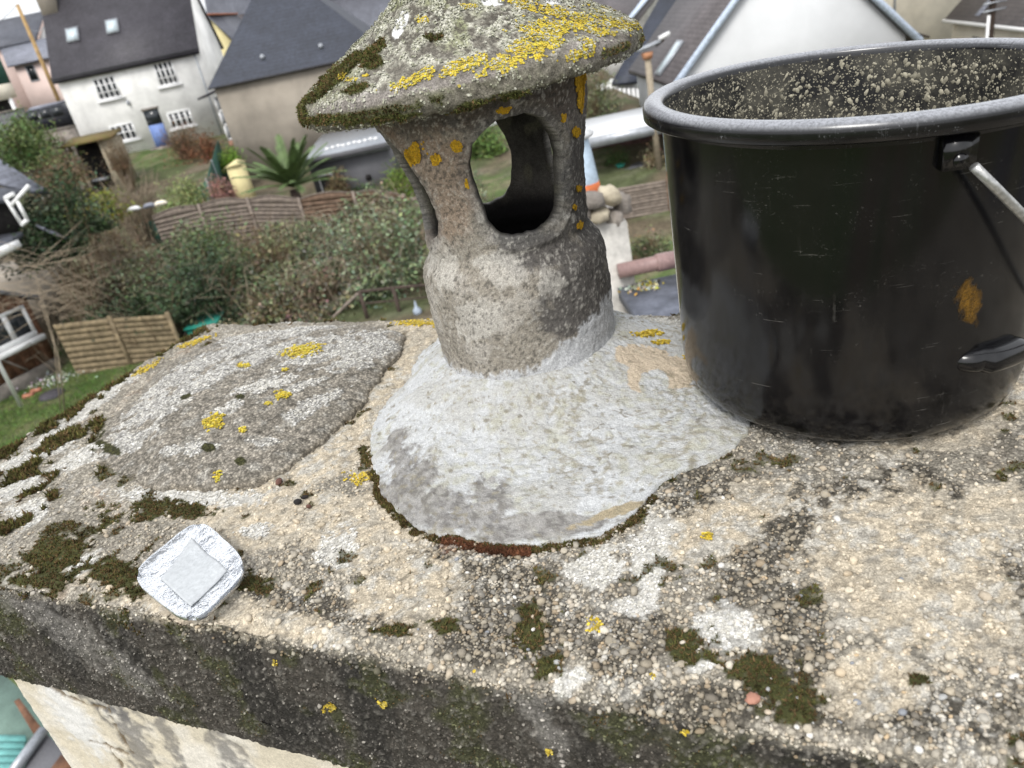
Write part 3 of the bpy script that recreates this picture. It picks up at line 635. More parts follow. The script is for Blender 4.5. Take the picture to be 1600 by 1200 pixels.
# pale board fence at the lawn
a = at(82, 508, 20.6); b = at(172, 498, 20.6); c = at(262, 492, 20.6); c2 = at(345, 488, 20.6)
zf = a[2]; 
for q in (b, c, c2): q[2] = q[2]
slat_fence('board_fence', '', [(a, b, a[2]-(CZ-7.2), 'pale horizontal board fence bay beside the timber building'), (b, c, b[2]-(CZ-7.2), 'pale horizontal board fence bay hung with ivy above the lawn')], 9, ['woodpale'], 'woodpale', 0, 'pale fence bays at the lawn')
MB_ = MB(); a = at(292, 519, 20.8); MB_.box((a[0], 20.8, CZ-7.2), (.8, 0, 0), (0, .8, 0), (0, 0, a[2]-CZ+7.25)); 
root = thing('water_butt', 'teal green plastic tank at the end of the pale fence', 'tank', (a[0], 20.8, CZ-7.2)); MB_.build('tank_body', M['teal'], root); MB().box((a[0]-.04, 20.74, a[2]+.06), (.93, 0, 0), (0, .92, 0), (0, 0, .05)).build('tank_lid', M['teal'], root)
# right slat fence
a = at(978, 290, 23.4); b = at(1043, 281, 23.4); slat_fence('slatted_fence', '', [(a-np.array([1.2, 0, 0]), b, 1.6, 'light brown slatted fence between the white chimney stack and the bucket')], 16, ['woodgrey'], 'woodbrown')
# timber railing
root = thing('timber_railing', 'dark timber railing with a sloping handrail behind the slab', 'railing', at(562, 495, 20.3))
t0 = at(562, 456, 20.3); t1 = at(614, 450, 20.3); t2 = at(672, 445, 20.3); s0 = at(520, 496, 20.0)
mb = MB().tube([t0, t1, t2], .045, 6); mb.build('top_rail', M['poledark'], root); MB().tube([t0, s0], .04, 6).build('sloping_rail', M['woodgrey'], root)
MB().tube([t0-np.array([0, 0, .35]), t2-np.array([0, 0, .35])], .025, 6).build('middle_rail', M['poledark'], root)
for q in (t0, t1, t2): MB().box(q-np.array([.05, .05, 1.0]), (.1, 0, 0), (0, .1, 0), (0, 0, 1.03)).build('post', M['poledark'], root)
a = at(655, 498, 19.8); root = thing('garden_lantern', 'small pale blue garden ornament with a pointed top beside the railing', 'ornament', a)
def lathe(root, name, prof, mat, base, n=16, smooth=True):
    V_ = []; 
    for r_, z_ in prof:
        th = np.arange(n)*2*np.pi/n; V_.append(np.stack([base[0]+r_*np.cos(th), base[1]+r_*np.sin(th), base[2]+z_+0*th], 1))
    Fs = [(i*n+j, i*n+(j+1) % n, (i+1)*n+(j+1) % n, (i+1)*n+j) for i in range(len(prof)-1) for j in range(n)]
    return objw(name, np.concatenate(V_), [Fs], mat, root, None, smooth)
lathe(root, 'pedestal', [(.001, -.6), (.08, -.6), (.05, 0), (.06, .12), (.001, .13)], M['slate4'], a); lathe(root, 'lantern_head', [(.001, .13), (.11, .15), (.12, .26), (.04, .36), (.025, .5), (.001, .55)], plain('pale_blue_paint', (.36, .42, .5), .6), a)

# ------------------------------------------------------------------ timber building, left
p0 = onz(97, 577, CZ-7.2); p1 = onz(-10, 634, CZ-7.2)
d = np.array([p0[0]-p1[0], p0[1]-p1[1], 0]); d /= np.linalg.norm(d)
nout = np.array([d[1], -d[0], 0])           # towards the camera side
g = CZ-7.2
cA = np.array([p0[0], p0[1], g])
root = thing('timber_cabin', 'reddish brown timber cabin with a white framed window beside the lawn', 'cabin', cA)
Hc = 3.25
def wq(s, z, o=0): return cA-d*s+np.array([0, 0, z])+nout*o
for k in range(17):                         # upright boards
    s0_ = k*.30; top = Hc if s0_ > 1.6 else 2.3+.6*s0_
    top2 = Hc if s0_+.29 > 1.6 else 2.3+.6*(s0_+.29)
    MB().prism([wq(s0_, .42), wq(s0_+.285, .42), wq(s0_+.285, top2), wq(s0_, top)], -nout*.02+nout*(.01 if k % 2 else 0)).build('cladding_board', M['timber'], root)
MB().prism([wq(0, 0, -.05), wq(5.2, 0, -.05), wq(5.2, Hc, -.05), wq(1.6, Hc, -.05), wq(0, 2.25, -.05)], -nout*2.5).build('wall', M['timber'], root)
MB().prism([wq(-.03, -.2, .03), wq(5.2, -.2, .03), wq(5.2, .4, .03), wq(-.03, .4, .03)], -nout*.07).build('plinth', M['stonew'], root)
wc = at(44, 515, 19.0)
# intersect sight line with wall plane for the window
def onwall(u, v):
    r_ = ray(u, v); k = (cA-CAM)@nout/(r_@nout); q = CAM+r_*k; return (cA-q)@d, q[2]-g
s_a, z_a = onwall(62, 530); s_b, z_b = onwall(2, 505); zlo = (onwall(20, 545)[1]+onwall(58, 520)[1])/2; zhi = onwall(28, 482)[1]
fr = MB()
wz0, wz1, ws0, ws1 = zlo, zhi+.05, s_a, s_a+1.25
for (a1, a2, b1, b2) in ((ws0, ws1, wz0, wz0+.16), (ws0, ws1, wz1-.09, wz1), (ws0, ws0+.1, wz0+.16, wz1-.09), (ws1-.1, ws1, wz0+.16, wz1-.09), ((ws0+ws1)/2-.07, (ws0+ws1)/2+.07, wz0+.16, wz1-.09)):
    fr.box(wq(a1, b1, .0), -d*(a2-a1), nout*.05, (0, 0, b2-b1))
f_ = fr.build('window', M['trim'], root); MB().box(wq(ws0+.05, wz0+.1, .004), -d*(ws1-ws0-.1), nout*.012, (0, 0, wz1-wz0-.15)).build('pane', M['glass'], f_)
MB().box(wq(ws0-.12, wz0-.16, .0), -d*(ws1-ws0+.24), nout*.14, (0, 0, .155)).build('sill', M['trim'], f_)
MB().prism([wq(-.35, 2.05, .15), wq(1.7, Hc+.02, .15), wq(1.7, Hc+.14, .15), wq(-.35, 2.17, .15)], -nout*2.9).build('roof', M['slate4'], root)
MB().prism([wq(1.7, Hc+.02, .35), wq(5.2, Hc+.02, .35), wq(5.2, Hc+.9, -1.6), wq(1.7, Hc+.9, -1.6)], (0, 0, .1)).build('roof', plain('mossy_slate', (.16, .14, .1), .9, 4, .5, c2=(.25, .22, .04)), root)
q0, q1 = at(33, 634, 18.6), at(-6, 560, 18.0); MB().tube([q0, q1, q1+np.array([-.4, -.2, .8])], .05, 8).build('downpipe', M['trim'], root)
tA = onwall(25, 545); MB().tube([wq(.9, .45, .03), wq(1.35, wz0-.2, .03)], .035, 6).build('batten', M['woodgrey'], root)
# well cover, bricks, snowdrops
a = onz(81, 616, g+.05); root = thing('stone_cover', 'round dark slate cover lying on the lawn', 'cover', a)
lathe(root, 'disc', [(.001, .045), (.3, .04), (.33, 0), (.33, -.05)], plain('dark_cover_stone', (.07, .065, .075), .8, 8, .3), a, 20)
for k, (u, v) in enumerate(((44, 618), (56, 610))):
    a = onz(u, v, g+.06); o = MB().box(a-np.array([.13, .06, .06]), (.26, .03, 0), (-.02, .13, 0), (0, 0, .1)).build('loose_brick', plain('red_brick%d' % k, (.46, .20, .13), .9, 12, .3)); tag(o, ['red brick lying on the grass nearest the left edge', 'red brick lying beside the round slate cover'][k], 'brick')
nS = 260; a = onz(88, 592, g+.1); pp = rng.normal(size=(nS, 3))*np.array([.42, .25, .05])+a
Vv, Ff, C3 = leaf_cloud(pp, .06, np.array([[.75, .76, .72]]), 3, .6, .5, .05); o = objw('snowdrops', Vv, Ff, M['leaf'], None, C3); tag(o, 'white snowdrops flowering at the foot of the cabin', 'flowers', kind='stuff')
# ---- slate roofs and white dormer at the left edge
root = thing('slate_cottage', 'cottage with pale slate roof and a white dormer at the left edge', 'house', at(-60, 420, 21))
A1, A2, A3, A4 = at(-90, 160, 24), at(72, 298, 22.5), at(58, 300, 22.2), at(-90, 330, 20.5)
MB().prism([at(-90, 190, 24), at(74, 297, 22.6), at(45, 296, 22.2), at(-90, 262, 21.5)], (0, 0, -.12)).build('roof', M['slate4'], root)
MB().prism([at(-90, 282, 21.6), at(32, 296, 21.9), at(5, 312, 21.0), at(-90, 300, 20.5)], (0, 0, -.12)).build('roof', M['slate3'], root)
MB().prism([at(-90, 380, 21), at(34, 362, 21.2), at(4, 384, 20.3), at(-90, 410, 19.8)], (0, 0, -.12)).build('roof', M['slate3'], root)
mb = MB()
for (a_, b_, r_) in (((8, 308), (34, 350), .05), ((26, 312), (42, 342), .05), ((8, 310), (22, 303), .06), ((34, 352), (43, 343), .06), ((17, 322), (45, 290), .055)):
    mb.tube([at(*a_, 20.9), at(*b_, 20.9)], r_, 5)
dm = mb.build('dormer_frame', M['trim'], root); MB().prism([at(12, 312, 20.95), at(26, 312, 20.95), at(40, 342, 20.95), at(32, 348, 20.95)], (0, .03, 0)).build('pane', M['glass'], dm)
MB().prism([at(-90, 320, 21.4), at(8, 312, 21.4), at(30, 350, 21.4), at(20, 372, 21.4), at(-90, 380, 21.4)], (0, .1, 0)).build('cheek_wall', M['dark'], root)
MB().prism([at(-40, 402, 20), at(28, 374, 20), at(35, 384, 20), at(-40, 425, 20)], (0, -.5, .03)).build('fascia', M['trim'], root)
MB().prism([at(-90, 430, 20.3), at(-40, 402, 20.6), at(10, 395, 20.6), at(-20, 440, 20.3), at(-60, 540, 20.3)], (0, .2, 0)).build('wall', M['beige'], root)
MB().box(at(-90, 430, 24)*np.array([1, 1, 0])+np.array([0, 0, g]), (2.2, 0, 0), (0, 3, 0), (0, 0, 2.3)).build('back_wall', M['beige'], root)
for k in range(4):
    p_, q_ = at(55+6*k, 352+3*k, 21.5), at(88+5*k, 364+3*k, 21.8); o = MB().tube([p_, q_], .03, 4).build('loose_plank', M['slate4']); tag(o, ['longest-looking pale plank nearest the white dormer frame', 'second pale plank out from the white dormer frame', 'third pale plank out from the white dormer frame', 'pale plank lying farthest from the white dormer frame'][k], 'plank', 'pale planks dumped on the bushes')
# bare tree in front of the cabin
base = at(100, 640, 18.2); base[2] = g
root = thing('bare_tree', 'leafless tree with long pale twigs sprawling in front of the cabin', 'tree', base)
r = random.Random(11); trunk = MB(); br = MB()
tp = [base, at(92, 560, 18.2), at(70, 480, 18.3), at(55, 430, 18.5)]; tp2 = [base+np.array([-.1, 0, 0]), at(85, 540, 18.3), at(72, 500, 18.4), at(60, 455, 18.6)]
trunk.tube(tp, [.022, .018, .014, .008], 6); trunk.tube(tp2, [.018, .015, .011, .006], 6)
trunk.build('trunk', M['twigpale'], root, True)
for i in range(80):
    s = at(r.uniform(30, 100), r.uniform(395, 500), 18.3+r.uniform(-.6, .6)); a = r.uniform(-.7, .6); L = r.uniform(.5, 2.2); dr_ = np.array([math.cos(a)*r.choice((1, 1, -1)), r.uniform(-.5, .5), math.sin(a)])
    if s[0]+dr_[0]*L > at(215, 450, 18)[0]: continue
    b1 = s+dr_*L*.5+np.array([0, 0, r.uniform(-.12, .15)]); b2 = s+dr_*L+np.array([0, 0, r.uniform(-.3, .2)])
    br.tube([s, b1, b2], [.007, .005, .002], 3, False)
    for j in range(2):
        t = r.uniform(.3, .9); c_ = s+(b2-s)*t; e_ = c_+np.array([r.uniform(-.4, .5), r.uniform(-.2, .2), r.uniform(-.3, .4)]); br.tube([c_, e_], [.0045, .002], 3, False)
br.build('crown', M['twigpale'], root)
# ---- palm
pc = at(458, 292, 29.5); base = np.array([pc[0], 29.5, gz(0, 29.5)])
root = thing('palm', 'small palm with long arching green fronds in front of the beige house', 'palm', base)
MB().tube([base, (pc[0], 29.5, pc[2]-.1)], [.22, .17], 10).build('trunk', M['poledark'], root)
cp = np.array([pc[0], 29.5, pc[2]]); r = random.Random(3)
for k in range(46):
    a = k*2.4; el = r.uniform(.15, 1.25); L = r.uniform(1.7, 2.4); q = []
    for j in range(9):
        t = j/8; rr = L*t*math.cos(el)*(1+.1*t); zz_ = L*t*math.sin(el)-.75*t*t*L*.45*math.cos(el)
        q.append(cp+np.array([math.cos(a)*rr, math.sin(a)*rr, zz_]))
    mb = MB().tube(q, [.025*(1-.8*j/8) for j in range(9)], 4, False)
    side = np.array([-math.sin(a), math.cos(a), 0])
    for j in range(3, 46):
        t = j/46; i0 = min(7, int(t*8)); f0 = t*8-i0; c_ = q[i0]*(1-f0)+q[i0+1]*f0; dd = q[i0+1]-q[i0]; dd /= np.linalg.norm(dd); ln = .42*(1-abs(t-.45)**1.5)*(1 if t < .9 else .6)
        for s in (-1, 1):
            tip = c_+side*s*ln*.55+dd*ln*.75+np.array([0, 0, -.04]); w = dd*.034
            mb.add([c_-w, c_+w, tip], [(0, 1, 2)])
    mb.build('frond', M.setdefault('palm', plain('palm_frond', (.11, .165, .06), .6, 4, .4)), root)

# ------------------------------------------------------------------ right-hand buildings
A = np.array([8.42, 30, CZ-4.1]); xr = 17.15; ap = np.array([12.8, 30, CZ+.25]); g = float(gz(0, 30))
root = thing('white_gable_house', 'big white gable end house with brown slate roof behind the bucket', 'house', (8.42, 30, g))
MB().prism([(8.5, 30, g-1), (17.1, 30, g-1), (17.1, 30, CZ-4.15), (12.8, 30, CZ+.2), (8.5, 30, CZ-4.05)], (0, 7, 0)).build('wall', M['white2'], root)
MB().prism([(8.2, 29.86, CZ-4.28), (12.8, 29.86, CZ+.3), (12.8, 37.2, CZ+.3), (8.2, 37.2, CZ-4.28)][::-1], (0, 0, .16)).build('roof', M['slate5'], root)
MB().prism([(17.5, 29.86, CZ-4.5), (12.804, 29.86, CZ+.3), (12.804, 37.2, CZ+.3), (17.5, 37.2, CZ-4.5)], (0, 0, .16)).build('roof', M['slate5'], root)
barge = plain('pale_blue_barge', (.52, .6, .72), .7)
MB().prism([(8.15, 29.75, CZ-4.4), (12.8, 29.75, CZ+.2), (12.8, 29.75, CZ+.52), (8.1, 29.75, CZ-4.14)], (0, .1, 0)).build('barge_board', barge, root)
MB().prism([(17.6, 29.75, CZ-4.65), (12.803, 29.75, CZ+.2), (12.803, 29.75, CZ+.52), (17.65, 29.75, CZ-4.36)], (0, .1, 0)).build('barge_board', barge, root)
nrm = np.array([-1, 0, 1.])/2**.5; upv = np.array([1, 0, 1.])/2**.5
def onroof(u, v):
    q0 = np.array([8.2, 30, CZ-4.12]); r_ = ray(u, v); k = (q0-CAM)@nrm/(r_@nrm); return CAM+r_*k
for (u, v, w, h_) in ((1047, 92, .75, 1.5),):
    q0 = onroof(u, v); fr = MB().box(q0-upv*h_/2-np.array([0, w/2, 0])+nrm*.01, (0, w, 0), upv*h_, nrm*.1).build('skylight', M['metal'], root)
    MB().box(q0-upv*(h_/2-.1)-np.array([0, w/2-.1, 0])+nrm*.115, (0, w-.2, 0), upv*(h_-.2), nrm*.01).build('pane', M['sky_glass'], fr)
# flue in front
pt = at(1012, 92, 27); pb2 = np.array([pt[0], 27, gz(0, 27)])
root = thing('flue_pipe', 'tall narrow metal flue with a clay collar and slanted cowl', 'flue', pb2)
MB().tube([pb2, pt], .11, 10).build('flue', plain('tan_flue', (.32, .27, .2), .6), root)
MB().tube([pt, pt+np.array([0, 0, .2])], [.16, .2], 10).build('collar', plain('clay_collar', (.45, .22, .12), .8), root)
MB().box(pt+np.array([-.3, -.2, .28]), (.75, 0, .15), (0, .4, 0), (-.02, 0, .06)).build('cowl', M['metal'], root)
pe = at(1037, 62, 27); MB().tube([pt+np.array([.3, 0, .35]), pe], .05, 6).build('cowl_arm', M['poledark'], root); MB().box(pe-np.array([.15, .1, 0]), (.35, 0, .1), (0, .2, 0), (0, 0, .12)).build('cowl_vane', M['trim'], root)
# blue-black roofed house beyond
rootn = thing('dark_roof_house', 'house with a steep blue black roof right of the chimney cap', 'house', (6, 42, float(gz(0, 42))))
MB().prism([at(955, 130, 40), at(996, 126, 40), at(1075, -20, 47), at(1040, -20, 47)], (0, 0, -.15)).build('roof', M['slate2'], rootn)
MB().prism([at(935, 135, 40.4), at(996, 128, 40.4), at(998, 200, 40.4), at(935, 210, 40.4)], (0, 3, 0)).build('wall', M['white'], rootn)
for k in range(9):
    q0 = at(938+7*k, 135, 39.9); MB().box((q0[0], 39.9, at(0, 0, 1)[2]*0+at(938+7*k, 205, 39.9)[2]), (.13, 0, 0), (0, .05, 0), (0, 0, 2.0)).build('fence_paling', M['trim'], rootn)
rootn = thing('grey_slate_house', 'grey slate roofed house with a pale blue ridge behind the chimney cap', 'house', (5, 52, float(gz(0, 52))))
MB().prism([at(905, 62, 50), at(985, 45, 50), at(1040, -25, 56), at(925, -25, 56)], (0, 0, -.15)).build('roof', M['slate5'], rootn)
MB().prism([at(978, 34, 49.9), at(986, 32, 49.9), at(1030, -20, 55.5), at(1020, -20, 55.5)], (0, -.05, .1)).build('barge_board', barge, rootn)
MB().prism([at(900, 60, 50.3), at(985, 48, 50.3), at(990, 130, 50.3), at(900, 140, 50.3)], (0, 4, 0)).build('wall', M['white'], rootn)
q0 = at(758, 222, 38); q1 = at(812, 160, 38)
rootn = thing('white_outbuilding', 'white outbuilding wall seen through the opening of the chimney pot', 'outbuilding', (q0[0], 38, float(gz(0, 38))))
MB().box((q0[0], 38, gz(0, 38)-.5), (3.2, 0, 0), (0, 3, 0), (0, 0, q1[2]-gz(0, 38)+.5)).build('wall', M['white2'], rootn)
MB().prism([(q0[0]-.2, 37.8, q1[2]+.003), (q0[0]+3.4, 37.8, q1[2]+.003), (q0[0]+3.4, 41.2, q1[2]+.5), (q0[0]-.2, 41.2, q1[2]+.5)], (0, 0, .12)).build('roof', M['slate3'], rootn)
# wire fence seen through the pot
q0 = at(745, 283, 32); root = thing('wire_fence', 'low wire fence with white posts seen through the chimney pot', 'fence', (q0[0], 32, float(gz(0, 32))))
for u in (735, 762, 790):
    q = at(u, 283, 32); MB().box((q[0], 32, q[2]-.7), (.09, 0, 0), (0, .09, 0), (0, 0, 1.3)).build('post', M['trim'], root)
mb = MB()
for zz_ in (0, .3, .55): mb.tube([(q0[0]-2, 32, q0[2]-.5+zz_), (q0[0]+3, 32, q0[2]-.4+zz_)], .02, 4)
mb.build('wire', M['metal'], root)
q = at(760, 296, 31.5); MB().box((q[0]-1.2, 31.5, q[2]-.25), (3.5, 0, 0), (0, .15, 0), (0, 0, .3)).build('kerb', M['cream'], root)
# carport with white roof
A = at(800, 262, 27); B = at(925, 218, 27); Cq = at(1040, 196, 27); g = float(gz(0, 27))-.3
root = thing('white_carport', 'open carport with a flat white roof between the pot and the bucket', 'carport', (B[0], 27, g))
D1, D2 = at(915, 194, 31), at(1060, 165, 31)
zt = B[2]
MB().prism([(B[0]-.6, 27, zt), (Cq[0]+1.5, 27, zt), (D2[0]+1, D1[1], zt), (D1[0]-.6, D1[1], zt)], (0, 0, .06)).build('roof', M['white2'], root)
MB().box((B[0]-.6, 26.9, zt-.27), (Cq[0]-B[0]+2.1, 0, 0), (0, .09, 0), (0, 0, .33)).build('fascia', M['metal'], root)
MB().box((B[0]-.5, 30.8, g-.3), (Cq[0]-B[0]+2.0, 0, 0), (0, .15, 0), (0, 0, zt-g+.28)).build('back_wall', plain('dark_brick', (.09, .05, .045), .9, 6, .4), root)
for x_ in (B[0]-.4, Cq[0]-.45): MB().box((x_, 27.0, g-.3), (.14, 0, 0), (0, .14, 0), (0, 0, zt-g+.28)).build('post', M['trim'], root)
q = at(985, 262, 28); root = thing('garden_table', 'dark garden table standing inside the carport', 'table', (q[0], 28, g))
MB().box((q[0]-.8, 27.6, q[2]), (1.5, 0, 0), (0, .8, 0), (0, 0, .06)).build('tabletop', M['annex'], root)
for (a_, b_) in ((-.75, 27.65), (.6, 27.65), (-.75, 28.3), (.6, 28.3)): MB().box((q[0]+a_, b_, g), (.06, 0, 0), (0, .06, 0), (0, 0, q[2]-g)).build('leg', M['annex'], root)
q = q+np.array([-.35, 0, .06]); root = thing('plant_bowl', 'small teal bowl with an orange rim on the garden table', 'bowl', q)
lathe(root, 'bowl', [(.001, 0), (.1, 0), (.18, .14), (.16, .14), (.001, .05)], M['teal'], q)
q = at(1018, 250, 28); shrub('potted_plant', 'dry tan potted plant at the right post of the carport', 'plant', 1018, 245, 27.4, .45, .7, 900, .08, (.3, .25, .15), 41, 12)
shrub('potted_plant', 'small dark green plant on the floor of the carport', 'plant', 962, 240, 28.5, .5, .6, 900, .08, (.06, .1, .03), 42, 8)
# cream wall house and roof house far right
a = at(1380, 60, 44); b = at(1512, 60, 44)
root = thing('cream_house', 'large cream rendered wall of a house with a grey downpipe right of the white gable', 'house', (a[0], 44, float(gz(0, 44))))
MB().box((a[0]-1.5, 44, CZ-9), (b[0]-a[0]+1.8, 0, 0), (0, 8, 0), (0, 0, 15)).build('wall', M['cream'], root)
q = at(1396, 20, 44); MB().tube([(q[0], 43.9, CZ-8.2), (q[0], 43.9, CZ+4)], .06, 8).build('downpipe', M['metal'], root)
q0 = at(1408, 45, 43.9); q1 = at(1452, 58, 43.9); MB().tube([q0, q1], .05, 6).build('cable', M['poledark'], root)
MB().box((a[0]-1.5, 43.6, CZ+1.4), (1.25, 0, 0), (0, .35, 0), (0, 0, 3)).build('roof', M['slate2'], root)
root = thing('gutter_house', 'cream house with slate roof, pale strips and a white gutter at the top right', 'house', (at(1480, 60, 42)[0], 42, float(gz(0, 42))))
E0 = at(1476, 34, 42); _r = ray(1600, 48); E1 = CAM+_r*((E0[2]-CZ)/_r[2]); E1 = E0+(E1-E0)*2.2
dv = E1-E0; L = np.linalg.norm(dv); dv /= L; nb = np.array([-dv[1], dv[0], 0]); nb = nb if nb[0] > 0 else -nb
MB().prism([E0, E1, E1+nb*4+np.array([0, 0, 4]), E0+nb*4+np.array([0, 0, 4])], (0, 0, .14)).build('roof', M['slate5'], root)
MB().prism([E0+nb*.3+dv*.3+np.array([0, 0, -6]), E1+nb*.3+np.array([0, 0, -6]), E1+nb*.3+np.array([0, 0, .1]), E0+nb*.3+dv*.3+np.array([0, 0, .1])], nb*.5).build('wall', M['cream'], root)
MB().tube([E0-nb*.08+np.array([0, 0, .05]), E1-nb*.08+np.array([0, 0, .05])], .09, 8).build('gutter', M['trim'], root)
for t in (.16, .42, .7):
    q0 = E0+dv*L*t+nb*.2+np.array([0, 0, .36]); MB().prism([q0, q0+dv*.5, q0+dv*.5+nb*3.6+np.array([0, 0, 3.6]), q0+nb*3.6+np.array([0, 0, 3.6])], (0, 0, .03)).build('roof_strip', M['slate4'], root)
q0 = E0+dv*2.6+nb*.27; MB().box(q0+np.array([0, 0, -1.5]), dv*1.0, nb*.02, (0, 0, .9)).build('window', M['glass'], root)

# ------------------------------------------------------------------ neighbouring stack, capped wall, pvc pipe
root = thing('neighbour_stack', 'white rendered chimney stack topped with loose rubble behind the pot', 'chimney', (.5, 3.6, 5.2))
zt = at(940, 345, 3.6)[2]; xR = at(983, 400, 3.6)[0]
MB().prism([(.36, 3.5, 4.2), (xR+.02, 3.5, 4.2), (xR-.01, 3.5, zt), (.36, 3.5, zt)], (0, .5, 0)).build('stack', plain('stained_white_render', (.56, .54, .50), .9, 6, .3, s2=30, bs=.3, bd=.01), root)
rb = random.Random(4)
def rock(root, name, c, s, mat, seed):
    r_ = np.random.default_rng(seed); n_ = 8; V_ = []; 
    for i in range(1, 6):
        ph = math.pi*i/6
        for j in range(n_): th = 2*math.pi*j/n_; V_.append([math.sin(ph)*math.cos(th), math.sin(ph)*math.sin(th), math.cos(ph)])
    V_ = np.array(V_+[[0, 0, 1], [0, 0, -1]]); V_ *= (1+.45*perlin(V_, 1.9, seed*3.1)[:, None]); V_ = np.sign(V_)*np.abs(V_)**.8*np.array(s)+np.array(c)
    Fs = [(i*n_+j, (i+1)*n_+j, (i+1)*n_+(j+1) % n_, i*n_+(j+1) % n_) for i in range(4) for j in range(n_)]
    Ft = [(40, j, (j+1) % n_) for j in range(n_)]+[(41, 32+(j+1) % n_, 32+j) for j in range(n_)]
    return objw(name, V_, [np.array(Fs), np.array(Ft)], mat, root, None, False)
for k, (u, v, sx, sz) in enumerate(((925, 312, .06, .035), (950, 305, .05, .04), (972, 318, .045, .05), (930, 335, .07, .03), (958, 338, .05, .035), (968, 352, .04, .03), (905, 330, .06, .05))):
    rock(root, 'rubble_stone', at(u, v, 3.55+.05*(k % 3)), (sx, .1, sz), [M['stonew'], bpy.data.materials['pale_rubble']][k % 2], k+1)
q = at(914, 300, 3.75)
root = thing('clay_chimney_pot', 'pale blue tapered chimney pot with an orange band at its foot', 'chimney pot', q)
MBl = lathe(root, 'pot_body', [(.075, .045), (.07, .1), (.052, .26), (.046, .27), (.046, .2)], plain('pale_blue_glaze', (.42, .52, .62), .6), q, 20)
lathe(root, 'orange_band', [(.001, -.02), (.083, -.02), (.0815, .0), (.0765, .046), (.05, .047)], plain('orange_clay', (.6, .17, .06), .7), q, 20)
lathe(root, 'pale_collar', [(.048, .25), (.075, .262), (.082, .275), (.05, .3), (.001, .31)], M['white2'], q, 20)
zc = at(1010, 440, 3.4)[2]
root = thing('capped_wall', 'dark slate capped wall top with yellow lichen between pot and bucket', 'wall', (.8, 3.2, zc-1))
mb = MB().box((.64, 3.02, zc-3), (2.6, 0, 0), (0, .5, 0), (0, 0, 2.9)); mb.build('masonry', M['stonew'], root)
for k in range(4):
    MB().box((.6+.62*k, 2.9, zc-.1+.004*k), (.61, 0, 0), (0, .62, 0), (0, 0, .06)).build('coping_slate', plain('blue_grey_coping%d' % k, (.11, .12, .15), .7, 9, .45, bs=.5, bd=.01), root)
lv = []; lf = []
nS = 110; c0 = onz(1005, 446, zc-.03); pp = np.stack([c0[0]+rng.normal(size=nS)*.045, c0[1]+rng.normal(size=nS)*.04, np.full(nS, zc-.035)], 1)
Vv, Ff, C3 = leaf_cloud(pp, .02, np.where(rng.random((nS, 1)) < .5, np.array([[.42, .34, .06]]), np.array([[.42, .42, .34]])), 3, .8, .0, .15); objw('lichen', Vv, Ff, M['leaf'], root, C3)['kind'] = 'stuff'
pm = plain('mauve_brown_pvc', (.27, .18, .17), .45, 3, .08)
a = at(966, 424, 3.47); b = at(1120, 417, 3.47); b[2] = a[2]
root = thing('plastic_pipe', 'mauve brown plastic pipe with a socket joint lying behind the capped wall', 'pipe', a)
MB().tube([a, b], .036, 24).build('pipe_length', pm, root, True)
jx = at(1030, 420, 3.47)[0]
MB().tube([(jx-.012, 3.47, a[2]), (jx-.012, 3.47, a[2]), (jx+.0, 3.47, a[2]), (jx+.1, 3.47, a[2])][1:], [.042, .044, .041], 24).build('socket', pm, root, True)
# ---- things far below the chimney's left corner
gl = CZ-5.4
root = thing('lean_to', 'green lean-to with translucent sheets and a grey gutter far below the chimney', 'lean-to', onz(0, 1150, gl))
def lo(u, v, z=gl): return onz(u, v, z)
MB().prism([lo(-120, 1040), lo(-10, 1040), lo(115, 1150), lo(60, 1240), lo(-120, 1240)], (0, 0, -.05)).build('floor', plain('green_grey_decking', (.17, .25, .21), .8, 3, .3), root)
tm = plain('turquoise_sheet', (.16, .42, .40), .4, 8, .2)
for k in range(6):
    v0 = 1150+k*11; MB().prism([lo(-60, v0, gl+.3), lo(42-2*k, v0+2, gl+.3), lo(42-2*k, v0+11, gl+.3), lo(-60, v0+10, gl+.3)], (0, 0, .03)).build('roof_sheet', tm, root)
MB().prism([lo(28, 1105, gl+.4), lo(36, 1100, gl+.4), lo(70, 1145, gl+.4), lo(58, 1155, gl+.4)], (0, 0, .08)).build('beam', M['timber'], root)
MB().prism([lo(68, 1140, gl+.5), lo(130, 1210, gl+.5), lo(30, 1215, gl+.5)], (0, 0, -.05)).build('deck', M['annex'], root)
MB().tube([lo(68, 1141, gl+.55), lo(20, 1206, gl+.55)], .045, 8).build('gutter', M['metal'], root)
MB().prism([lo(100, 1185, gl+.6), lo(122, 1202, gl+.6), lo(80, 1212, gl+.6)], (0, 0, .05)).build('beam', M['timber'], root)

# ================================================================== the chimney
E1v = np.array([.889, -.458, 0]); E2v = np.array([.458, .889, 0]); ZS = CZ-.36
POT = np.array([.027, .74])
BK = np.array([.2935, .6015, CZ-.352])
def ST(s, t, z=0): return s[..., None]*E1v+t[..., None]*E2v+np.stack([0*s, 0*s, z+0*s], -1)
S0, S1, T0, T1, TH = -.92, .50, .28, .82, .13
MOUND = [(632, 522), (622, 545), (600, 570), (580, 600), (555, 635), (520, 665), (480, 700), (440, 730), (400, 747), (350, 755), (290, 757), (225, 750), (160, 725), (135, 690), (160, 650), (205, 610), (270, 560), (350, 522), (450, 507), (560, 505)]
APRON = [(640, 590), (590, 640), (578, 690), (590, 740), (615, 785), (660, 820), (720, 832), (800, 840), (870, 838), (940, 825), (985, 795), (1030, 745), (1062, 722), (1100, 715), (1150, 690), (1175, 640), (1170, 590), (1140, 540), (1080, 510), (1000, 497), (900, 497), (760, 497), (690, 520)]
